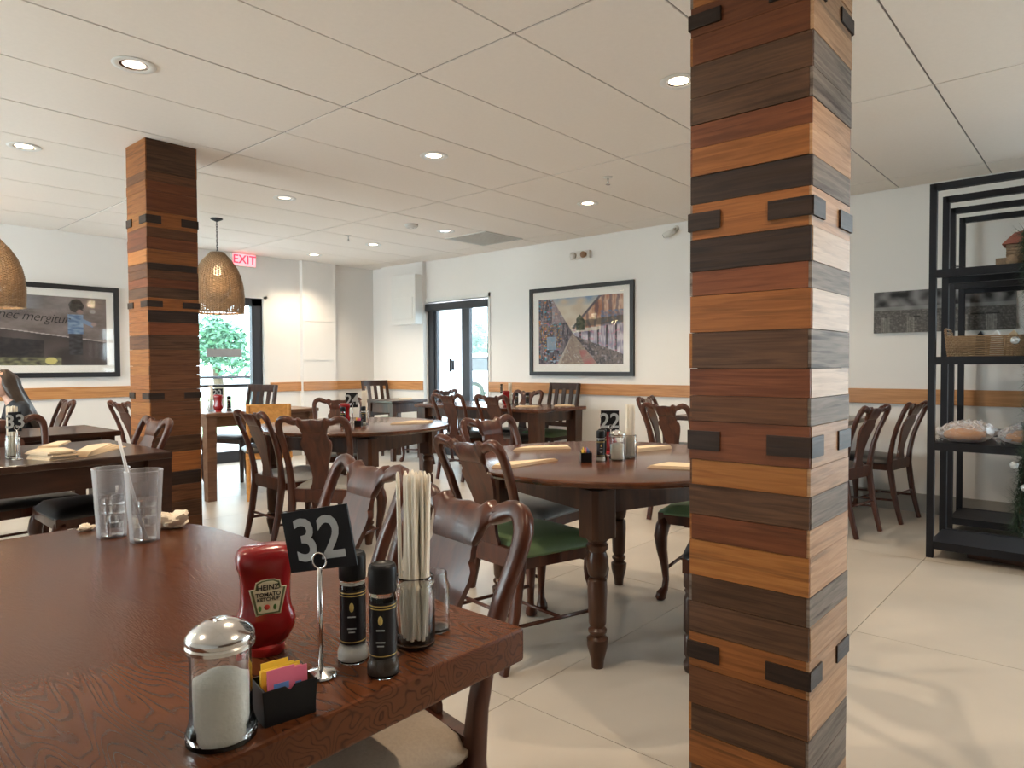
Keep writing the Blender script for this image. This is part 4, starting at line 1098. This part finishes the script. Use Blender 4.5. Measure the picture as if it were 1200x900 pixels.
DL = [(1.26, 3.43, True), (1.25, 5.20, False), (3.12, 3.43, False), (3.06, 5.20, True), (3.12, 1.64, False), (4.92, 3.45, False), (4.90, 6.43, False), (4.84, 7.55, False), (4.92, 5.24, True), (1.26, 1.64, False), (4.92, 1.64, False),
      (3.12, -.16, False), (4.92, -.16, False), (1.26, -.16, False), (-.6, 1.64, True), (-.6, 3.43, False), (-.6, 5.2, False), (1.26, 7.0, False), (3.06, 7.1, True)]
WH = ['unlit, in front of the far plank pillar', 'beside the far plank pillar toward the child photo', 'above the middle of the room between both pillars', 'above the middle round table', 'beside the top of the near plank pillar',
      'in front of the framed street picture', 'between the street door and the exit sign', 'close to the pilaster by the room corner', 'next to the grey ceiling vent', 'above the water tumblers', 'above the two chairs below the city panorama',
      'behind the near plank pillar toward the shop front', 'above the floor before the metal racks', 'above the near edge of the big glossy table', 'left of the big glossy table', 'above the table end with the napkin stack', 'above the dark table before the seated person', 'above the seated person', 'above the window table beside the pendant']
for (x, y, s), wh in zip(DL, WH): downlight(x, y, 28 if s else (30 if x > 3 and y < 0 or (x > 4 and y < 2) else 54), s, wh)
vg = empty('ceiling_vent', (5.50, 5.24, CEIL)); tag(vg, 'square grey ceiling return-air grille in the tiled ceiling', 'vent')
MB().box(-.29, .29, -.29, .29, -.004, 0).build('backing', 'grille_grey', vg)
for k in range(15): MB().box(-.28, .28, -.275+k*.0385, -.262+k*.0385, -.010, -.004).build('slat', 'grille_grey', vg)
m = MB(); [m.box(*b) for b in ((-.30, .30, -.30, -.28, -.008, 0), (-.30, .30, .28, .30, -.008, 0), (-.30, -.28, -.28, .28, -.008, 0), (.28, .30, -.28, .28, -.008, 0))]; m.build('frame', 'grille_grey', vg)
def sprinkler(x, y, label):
    e = empty('sprinkler_head', (x, y, CEIL)); tag(e, label, 'sprinkler', 'ceiling sprinklers')
    MB().lathe([(.035, -.001), (.033, -.006), (.012, -.010)], 20).build('escutcheon', 'device_white', e, True)
    MB().tube([(0, 0, -.008), (0, 0, -.055)], .007, 8).build('stem', 'chrome', e, True)
    MB().lathe([(.018, -.055), (.018, -.058), (0, -.058)], 12).build('deflector', 'chrome', e)
sprinkler(4.34, 2.86, 'small pendent fire sprinkler in the ceiling near the near plank pillar')
sprinkler(4.39, 6.19, 'small pendent fire sprinkler in the ceiling toward the room corner')
sd = empty('smoke_detector', (4.47, 5.25, CEIL)); tag(sd, 'round white smoke detector on the ceiling near the grey vent', 'smoke detector')
MB().lathe([(.065, 0), (.065, -.018), (.05, -.035), (0, -.036)], 28).build('housing', 'grille_grey', sd, 40); MB().lathe([(.02, -.036), (.018, -.04), (0, -.04)], 16).build('sensor', 'device_white', sd, True)
el = empty('emergency_light', (XW, 4.42, 2.38)); tag(el, 'white two-headed emergency light unit high on the white wall', 'light')
MB().box(-.05, 0, -.13, .13, -.04, .045).build('housing', 'device_white', el, bevel=.008)
for s in (-1, 1): MB().tube([(-.045, s*.07, 0), (-.085, s*.072, -.005)], [.03, .035], 16).build('lamp_head', 'device_amber' if s < 0 else 'device_white', el, True)
scm = empty('security_camera', (XW, 3.28, 2.52)); tag(scm, 'small white security camera mounted high on the wall by the pillar', 'camera')
MB().lathe([(.03, 0), (.03, -.012), (.02, -.02)], 16).build('mount', 'device_white', scm, True).rotation_euler = (0, R(90), 0)
MB().tube([(-.02, 0, 0), (-.06, 0, -.01), (-.07, .02, -.03)], .01, 8).build('arm', 'device_white', scm, True)
bd = MB().tube([(-.07, -.02, -.03), (-.08, .09, -.07)], .028, 14).build('body', 'device_white', scm, True); MB().tube([(-.08, .085, -.068), (-.0815, .096, -.072)], .02, 12).build('lens', 'black_plastic', bd)
ex = empty('exit_sign', (4.205, YW, 2.50)); tag(ex, 'glowing red exit sign above the glazed exit door', 'sign')
MB().box(-.155, .155, -.045, 0, -.085, .075).build('housing', 'device_white', ex, bevel=.006)
MB().box(-.145, .145, -.047, -.044, -.076, .066).build('face', 'exit_glow', ex)
q = textmesh('lettering', 'EXIT', .145, 'exit_letter', ex, .001, .002); q.rotation_euler = (R(90), 0, 0); q.location = (0, -.049, -.005)
MB().box(-.24, .16, -.03, .0, .072, .0765).build('mount_plate', 'device_white', ex)

# wicker pendant lamps
def pendant(x, y, label):
    e = empty('wicker_pendant_lamp', (x, y, 0)); tag(e, label, 'lamp', 'wicker pendant lamps')
    MB().lathe([(.055, CEIL), (.055, CEIL-.008), (.02, CEIL-.025), (.008, CEIL-.03)], 24).build('canopy', 'black_metal', e, 40)
    top, bot = 2.255, 1.69
    ch = MB(); n = 12; L = (CEIL-.03-top)/n
    for k in range(n):
        zc = CEIL-.03-(k+.5)*L
        pts = []
        for i in range(11):
            a = 2*math.pi*i/10; p, q_ = .007*math.cos(a), (L*.72)*math.sin(a)
            pts.append((p, 0, zc+q_) if k % 2 else (0, p, zc+q_))
        ch.tube(pts, .0022, 5)
    ch.build('chain', 'black_metal', e, True)
    prof = [(0, .055), (.06, .085), (.14, .125), (.26, .168), (.40, .200), (.56, .220), (.72, .228), (.86, .228), (1, .222)]
    def rad(t):
        for (a, ra), (b, rb) in zip(prof, prof[1:]):
            if t <= b: return ra+(rb-ra)*(t-a)/(b-a)
        return prof[-1][1]
    nr = 56
    m = MB(); seg = 96; ribs = 48
    for k in range(nr+1):
        t = k/nr; z = top-(top-bot)*t; r = rad(t); ph = (k % 2)*math.pi
        pts = [((r+.008*math.cos(ribs/2*2*math.pi*i/seg*1.0+ph))*math.cos(2*math.pi*i/seg), (r+.008*math.cos(ribs/2*2*math.pi*i/seg+ph))*math.sin(2*math.pi*i/seg), z) for i in range(seg+1)]
        m.tube(pts, .0052 if k < nr else .009, 4, cap=False)
    for k in range(ribs):
        a = 2*math.pi*k/ribs
        m.tube([(rad(t/10)*math.cos(a), rad(t/10)*math.sin(a), top-(top-bot)*t/10) for t in range(11)], .0045, 4)
    m.lathe([(.0, top+.006), (.058, top+.004), (.060, top-.004)], 24)
    m.build('shade', ['wicker'], e, True)
    MB().tube([(0, 0, top), (0, 0, top-.10)], .018, 10).build('socket', 'black_metal', e, True)
    MB().ball((0, 0, top-.17), .04, 14, 10, (1, 1, 1.2)).build('bulb', 'bulb_warm', e, True)
    l = bpy.data.lights.new('pendant_bulb', 'POINT'); l.energy = 9; l.color = (1, .72, .42); l.shadow_soft_size = .05
    o = bpy.data.objects.new('pendant_bulb', l); COL.objects.link(o); o.parent = e; o.location = (0, 0, top-.27)
pendant(3.05, 6.39, 'brown wicker pendant lamp hanging before the glazed exit door')
pendant(1.445, 7.05, 'brown wicker pendant lamp hanging in front of the child photo')

# ------------------------------------------------------------------ metal shelving
def rack(x0, x1, y1, label, width=.95):
    y0 = y1-width
    e = empty('metal_shelf_rack', ((x0+x1)/2, (y0+y1)/2, 0)); tag(e, label, 'shelf', 'black metal racks')
    hx, hy = (x1-x0)/2, width/2; pw = .019
    for sx in (-1, 1):
        for sy in (-1, 1): MB().box(sx*hx-pw, sx*hx+pw, sy*hy-pw, sy*hy+pw, 0, 2.25).build('post', 'black_metal', e, bevel=.002)
        MB().box(sx*hx-pw, sx*hx+pw, -hy, hy, 2.21, 2.25).build('top_bar', 'black_metal', e)
    for z in (.10, .70, 1.215, 1.735):
        s = MB().box(-hx+.01, hx-.01, -hy, hy, z-.006, z).build('shelf', 'black_metal', e)
        for sx in (-1, 1): MB().box(sx*hx-pw*.9, sx*hx+pw*.9, -hy, hy, z-.045, z+.002).build('shelf_beam', 'black_metal', s)
    return e
rack(4.79, 5.20, .835, 'black metal shelving rack with basket and bread, standing out in the room')
rack(5.62, 6.03, .865, 'empty black metal shelving rack close to the wall behind the other rack')
# wicker basket on shelf
bk = empty('wicker_basket', (4.97, .575, 1.215)); tag(bk, 'long low woven wicker basket on the black metal rack', 'basket')
m = MB(); hx, hy = .13, .21
def rr(t, k, hx=hx, hy=hy):
    a = 2*math.pi*t; c, s = math.cos(a), math.sin(a)
    return (hx*(.90+.1*k)*math.copysign(abs(c)**.35, c), hy*(.93+.07*k)*math.copysign(abs(s)**.35, s))
for k in range(11):
    pts = []
    for i in range(121):
        x, y = rr(i/120, k/10); w_ = 1+.02*math.cos(i*math.pi/2+(k % 2)*math.pi)
        end = 0.05*max(0, (abs(y)/hy-.93)/.07)*(k/10)
        pts.append((x*w_, y*w_, .006+k*.0115+end))
    m.tube(pts, .0062, 4, cap=False)
for i in range(60):
    x, y = rr(i/60, 0); x2, y2 = rr(i/60, 1); m.tube([(x, y, 0), (x2, y2, .12)], .004, 4)
m.build('woven_body', 'wicker', bk, True)
MB().box(-.11, .11, -.185, .185, 0, .008).build('base', 'wicker_dark', bk)
m = MB()
cl = [('white_trim', (4.99, .535, 1.222), 'white wrapped item lying in the wicker basket', .035), ('black_plastic', (4.97, .610, 1.222), 'small black item lying in the wicker basket', .03), ('napkin_tan', (4.99, .452, 1.222), 'tan carton lying in the wicker basket', .038)]
for mt, lc, lb_, s in cl:
    o = MB().prism([(-s, 0), (s, 0), (s*.8, .12), (0, .15), (-s*.7, .11)], lambda a, b, t: (t, a, b), -.03, .03).build('basket_item', mt, None, bevel=.004, loc=lc); tag(o, lb_, 'package')
# bread in clear bags on the lower shelf
rnd = random.Random(11)
for i, (x, y) in enumerate(((4.892, .680), (4.892, .370), (5.112, .680), (5.112, .368))):
    e = empty('bagged_bread', (x, y, .70)); tag(e, ['brown loaf in a crinkled clear bag beside the front shelf post', 'brown loaf in a crinkled clear bag beside the garland', 'brown loaf in a clear bag behind the loaf beside the shelf post', 'brown loaf in a clear bag behind the loaf beside the garland'][i], 'bread', 'bagged loaves')
    m = MB(); m.ball((0, 0, .045), 1, 16, 10, (.085, .11, .045)); m.build('loaf', 'bread_crust', e, True)
    m = MB(); m.ball((0, 0, .056), 1, 26, 16, (.105, .145, .058))
    m.v = [(a*(1+.10*N_.noise(Vector((a*40+i, b*40, c*40)))), b*(1+.10*N_.noise(Vector((a*45, b*45+i, c*45)))), max(.001, c*(1+.35*N_.noise(Vector((a*38, b*38, i)))))) for a, b, c in m.v]
    m.build('bag', 'bag_plastic', e, 20)
    MB().tube([(.0, .11, .03), (-.01, .135, .035), (-.02, .150, .02)], [.03, .012, .03], 8).build('bag_neck', 'bag_plastic', e, True)
# top-shelf decoration
e = empty('rustic_decoration', (4.93, .375, 1.735)); tag(e, 'small rustic woven decoration with red top on the highest shelf', 'decoration')
m = MB()
for k in range(7): m.box(-.07, .07, -.11+.004*(k % 2), .11, k*.018, k*.018+.014)
m.build('log_body', 'straw_weave', e)
MB().prism([(-.13, .125), (.13, .125), (.07, .185), (-.02, .20), (-.06, .165)], lambda a, b, t: (t, a, b), -.085, .085).build('red_top', 'rust_red', e)
for s in (-1, 1): MB().tube([(-.075, s*.08, .03), (-.09, s*.08, .03)], .03, 14).build('round_end', 'straw_weave', e, True)
MB().box(-.06, .06, .10, .16, 0, .05).build('step', 'straw_weave', e)
wr_ = MB(); pts = [(0, .035*math.cos(a*.5), .005+.03*abs(math.sin(a*.5))) for a in range(0, 13)]; wr_.tube(pts, .003, 6); wr_.tube([(.03, .035*math.cos(a*.5), .005+.025*abs(math.sin(a*.5))) for a in range(13)], .003, 6)
o = wr_.build('wire_coil', 'black_metal', None, True, loc=(4.92, .73, 1.737)); tag(o, 'small coil of dark wire lying on the highest shelf', 'wire')
# garland hanging beside the rack
e = empty('evergreen_garland', (4.66, .36, 0)); tag(e, 'dark green artificial evergreen garland hanging beside the metal rack', 'garland')
m = MB(); rnd = random.Random(5)
stem = [(.01*math.sin(z*6), .03*math.sin(z*3.1+1), z) for z in [.25+i*.0165 for i in range(100)]]
for i in range(5200):
    p = stem[rnd.randrange(100)]; th = rnd.uniform(0, 6.28); ph = rnd.uniform(-.9, .9); L = rnd.uniform(.05, .105)
    d = Vector((math.cos(th)*math.cos(ph), math.sin(th)*math.cos(ph), math.sin(ph))); s_ = d.cross(Vector((0, 0, 1)))
    if s_.length < .01: continue
    s_ = s_.normalized()*.0022; b = Vector(p)+Vector((rnd.uniform(-.02, .02), rnd.uniform(-.02, .02), 0))
    m.add([b-s_, b+s_, b+d*L], [(0, 1, 2)])
o = m.build('needles', 'needle_green', e); o['kind'] = 'stuff'
MB().tube(stem, .006, 6).build('stem', 'trunk_brown', e, True)
for k, z in enumerate((.5, .62, .85, 1.1, 1.3, 1.5)):
    MB().ball((-.05, .055*math.sin(k*2), z), .022, 12, 8).build('bauble', 'ornament_silver', e, True)
m = MB(); rnd = random.Random(9)
for i in range(260):
    th = rnd.uniform(0, 6.28); ph = rnd.uniform(-1.4, 1.4); d = Vector((math.cos(th)*math.cos(ph), math.sin(th)*math.cos(ph), math.sin(ph)))*rnd.uniform(.05, .09)
    s_ = Vector((-d.y, d.x, .01)).normalized()*.005; lo = -.085; d.z = max(d.z, lo)
    m.add([-s_, s_, d+s_*.3, d-s_*.3], [(0, 1, 2, 3)])
o = m.build('dried_flower_bunch', 'straw_weave', None, loc=(4.92, .268, 1.303)); tag(o, 'dusky dried flower bunch at the end of the wicker basket', 'flowers')
bx = empty('floor_box', (5.02, .44, 0)); tag(bx, 'low dark brown box on the floor under the metal rack', 'box')
MB().box(-.12, .12, -.14, .22, 0, .042).build('body', 'box_brown', bx, bevel=.003); MB().box(-.122, -.119, -.14, -.06, .003, .04).build('side_label', 'white_trim', bx)

# ------------------------------------------------------------------ seated person (long dark hair, facing along the wall)
def skinned(name, verts, edges, rads, mat, parent=None, root=0, sub=2, loc=None):
    me = bpy.data.meshes.new(name); me.from_pydata(verts, edges, []); me.materials.append(M(mat))
    o = obj(name, me, parent, loc)
    md = o.modifiers.new('skin', 'SKIN'); md.use_smooth_shade = True
    sv = me.skin_vertices[0].data
    for i, r in enumerate(rads): sv[i].radius = (r, r) if not isinstance(r, tuple) else r
    sv[root].use_root = True
    s = o.modifiers.new('sub', 'SUBSURF'); s.levels = sub; s.render_levels = sub
    return o
per = empty('person', (1.66, 6.97, 0), R(180)); tag(per, 'seated person with long dark brown hair and dark clothes facing the table', 'person')
V = [(.01, 0, .575), (.03, 0, .66), (.06, 0, .75), (.10, 0, .85), (.125, 0, .915), (.145, 0, .965), (.16, 0, 1.02), (.165, 0, 1.075),
     (.07, .15, .83), (.13, .20, .66), (.36, .13, .795), (.44, .10, .800), (.07, -.15, .83), (.13, -.20, .66), (.36, -.13, .795), (.44, -.10, .800),
     (.04, .09, .555), (.42, .11, .555), (.41, .11, .28), (.42, .11, .05), (.52, .11, .03), (.04, -.09, .555), (.42, -.11, .555), (.41, -.11, .28), (.42, -.11, .05), (.52, -.11, .03)]
Ed = [(0, 1), (1, 2), (2, 3), (3, 4), (4, 5), (5, 6), (6, 7), (3, 8), (8, 9), (9, 10), (10, 11), (3, 12), (12, 13), (13, 14), (14, 15), (0, 16), (16, 17), (17, 18), (18, 19), (19, 20), (0, 21), (21, 22), (22, 23), (23, 24), (24, 25)]
rd = [(.11, .085), (.12, .09), (.13, .10), (.13, .09), .05, .048, .075, .06, .06, .045, .035, .03, .06, .045, .035, .03, .070, .064, .05, .04, .035, .070, .064, .05, .04, .035]
body = skinned('body', V, Ed, rd, 'skin', per)
cl_ = skinned('dark_top', V[:5]+V[8:11]+V[12:15], [(0, 1), (1, 2), (2, 3), (3, 4), (3, 5), (5, 6), (6, 7), (3, 8), (8, 9), (9, 10)], [(.122, .095), (.135, .105), (.145, .115), (.14, .10), .055, .07, .055, .043, .07, .055, .043], 'cloth_dark', per)
tr = skinned('trousers', [V[0]]+V[16:20]+V[21:25], [(0, 1), (1, 2), (2, 3), (3, 4), (0, 5), (5, 6), (6, 7), (7, 8)], [(.120, .093), .080, .074, .058, .048, .080, .074, .058, .048], 'cloth_dark', per)
hd = MB(); hd.ball((.175, 0, 1.045), 1, 20, 14, (.092, .073, .110)); hd.build('head', 'skin', per, True)
MB().tube([(.255, 0, 1.065), (.278, 0, 1.035), (.262, 0, 1.025)], [.010, .014, .010], 8).build('nose', 'skin', per, True)
MB().tube([(.252, -.022, 1.0), (.261, 0, 1.0), (.252, .022, 1.0)], [.004, .007, .004], 8).build('mouth', 'rust_red', per, True)
for s in (-1, 1):
    MB().ball((.250, s*.030, 1.058), .010, 10, 7).build('eye', 'black_plastic', per, True)
    MB().tube([(.245, s*.045, 1.075), (.262, s*.028, 1.079), (.264, s*.014, 1.075)], .004, 6).build('eyebrow', 'hair_brown', per, True)
    hand = [(.44, s*.10, .79), (.49, s*.09, .79)]
    mhd = MB(); mhd.ball((.47, s*.095, .778), 1, 12, 8, (.045, .038, .018))
    for kf, (dy, ln) in enumerate(((-.027, .058), (-.009, .07), (.009, .066), (.026, .05))):
        mhd.tube([(.49, s*.095+dy, .787), (.52, s*.095+dy*1.1, .792), (.505+ln*.6, s*.095+dy*1.15, .780), (.49+ln, s*.095+dy*1.15, .768)], [.0095, .009, .008, .006], 8)
    mhd.tube([(.45, s*.095-s*.03, .785), (.475, s*.095-s*.055, .785), (.50, s*.095-s*.058, .778)], [.011, .010, .007], 8)
    mhd.build('hand', 'skin', per, True)
h = MB(); vs = []; fs = []; nz_, na = 22, 40
for i in range(nz_+1):
    t = i/nz_
    z = 1.165-.56*t
    if t < .22: 
        q_ = t/.22; rx = .112*math.sin(math.pi/2*max(.06, q_))**.7; ry = .092*math.sin(math.pi/2*max(.06, q_))**.7; cx = .160
    else:
        q_ = (t-.22)/.78; rx = .112-.03*q_; ry = .092+.075*math.sin(q_*2.2); cx = .160-.215*q_**1.1
    for k in range(na):
        a = 2*math.pi*k/na; c, s_ = math.cos(a), math.sin(a)
        wv = 1+.06*math.sin(9*a+5*t)+.03*math.sin(17*a)
        x = cx+rx*c*wv
        if c > 0 and t > .10: x = min(x, cx+rx*(.35 if t < .45 else .2)*1.0)
        vs.append((x, ry*s_*wv, z))
for i in range(nz_):
    for k in range(na): a = i*na+k; b = i*na+(k+1) % na; fs.append((a, b, b+na, a+na))
fs.append(tuple(range(na-1, -1, -1))); fs.append(tuple(range(nz_*na, (nz_+1)*na)))
h.add(vs, fs).build('hair', 'hair_brown', per, True)

# ------------------------------------------------------------------ outside
g = MB().box(-30, 60, YW+.15, 70, -.25, -.06).box(XW+.15, 60, -30, YW+.15, -.25, -.06).build('pavement_ground', 'asphalt'); struct(g)
MB().box(-10, 16, 8.3, 10.6, -.10, -.03).build('walkway', 'concrete', g)
MB().box(-25, 13.5, 12.2, 34, -.10, -.02).build('lawn', 'grass_green', g)
def foliage(name, c, r, n, label, cat, trunk=None, leaf=.16, seed=1, sc=(1, 1, 1)):
    rnd = random.Random(seed); e = empty(name, (c[0], c[1], -.03 if c[0] < 13.5 else -.065)); tag(e, label, cat)
    m = MB()
    lobes = [(rnd.uniform(-.6, .6)*r*sc[0], rnd.uniform(-.6, .6)*r*sc[1], c[2]+rnd.uniform(-.5, .6)*r*sc[2], rnd.uniform(.35, .6)*r) for _ in range(12)]
    for i in range(n):
        lx, ly, lz, lr = lobes[rnd.randrange(12)]
        d = Vector((rnd.gauss(0, 1), rnd.gauss(0, 1), rnd.gauss(0, 1))).normalized()*lr*rnd.uniform(.6, 1)
        p = Vector((lx, ly, lz))+d
        if p.z < .05: p.z = rnd.uniform(.05, .3)
        a = Vector((rnd.gauss(0, 1), rnd.gauss(0, 1), rnd.gauss(0, .6))).normalized()*leaf; b = a.cross(Vector((rnd.gauss(0, 1), rnd.gauss(0, 1), 1))).normalized()*leaf*.4
        m.add([p-a, p+b, p+a, p-b], [(0, 1, 2, 3)])
    o = m.build('foliage', 'leaf_green', e); o['kind'] = 'stuff'
    if trunk: MB().tube([(0, 0, 0), (.05, 0, trunk*.5), (0, .05, trunk)], [.16, .13, .10], 10).build('trunk', 'trunk_brown', e, True)
    else: MB().tube([(0, 0, 0), (0, 0, c[2])], [.08, .05], 8).build('stem', 'trunk_brown', e, True)
    return e
foliage('leafy_tree', (8.3, 17.5, 1.72), .80, 2600, 'bushy green tree on the lawn outside the glazed exit door', 'tree', 1.3, .10, 3)
foliage('leafy_shrub', (11.6, 20.6, .7), .9, 1000, 'low green shrub on the lawn beside the bushy tree', 'shrub', None, .15, 4)
foliage('leafy_shrub', (5.0, 18.8, .6), .8, 900, 'low green shrub outside at the near side of the bushy tree', 'shrub', None, .15, 6)
foliage('street_tree', (21.6, 20.9, 2.1), 1.1, 1500, 'green tree standing across the lot beyond the street door', 'tree', 1.8, .14, 8)
rl = empty('outdoor_railing', (4.4, 10.3, 0)); tag(rl, 'dark metal railing outside the glazed exit door', 'railing')
MB().tube([(-3, 0, 1.02), (3.2, 0, 1.02)], .022, 8).build('top_rail', 'black_metal', rl, True)
MB().tube([(-3, 0, .12), (3.2, 0, .12)], .018, 8).build('bottom_rail', 'black_metal', rl, True)
for k in range(7): MB().tube([(-3+k*1.03, 0, -.04), (-3+k*1.03, 0, 1.02)], .02, 8).build('post', 'black_metal', rl, True)
bp = empty('brick_pier', (8.0, 8.56, 0)); tag(bp, 'white painted brick pier outside the street door', 'pier')
MB().box(-.24, .24, -.34, .34, -.06, 3.4).build('mortar_core', 'mortar', bp)
for k in range(23):
    z = -.05+k*.15
    spl = [(-.345, 0), (0, .345)] if k % 2 else [(-.345, -.17), (-.17, .17), (.17, .345)]
    for a, b in spl: MB().box(-.25, .25, a+.006, b-.006, z+.006, z+.144).build('brick', 'white_brick', bp)
def car(x, y, rz):
    e = empty('parked_car', (x, y, -.06), rz); tag(e, 'white parked car seen through the street door', 'car')
    prof = [(-2.25, .35), (-2.3, .8), (-2.2, 1.0), (-1.9, 1.55), (-1.6, 1.66), (.2, 1.66), (.55, 1.55), (1.15, 1.05), (2.1, .92), (2.28, .7), (2.25, .35)]
    MB().prism(prof, lambda a, b, t: (a, t, b), -.88, .88).build('body', 'car_white', e, bevel=.06)
    for s in (-1, 1):
        MB().prism([(-1.75, 1.08), (-1.55, 1.52), (-.55, 1.55), (-.55, 1.08)], lambda a, b, t: (a, t, b), s*.86, s*.893).build('window', 'tire_black', e)
        MB().prism([(-.45, 1.08), (-.45, 1.55), (.2, 1.53), (.9, 1.08)], lambda a, b, t: (a, t, b), s*.86, s*.893).build('window', 'tire_black', e)
        for wx in (-1.4, 1.4):
            w_ = MB().tube([(wx, s*.70, .35), (wx, s*.905, .35)], .36, 24).build('wheel', 'tire_black', e, 40); MB().tube([(wx, s*.9, .35), (wx, s*.915, .35)], .23, 16).build('rim', 'rim_grey', w_)
    return e
car(18.1, 15.8, R(-48.6))
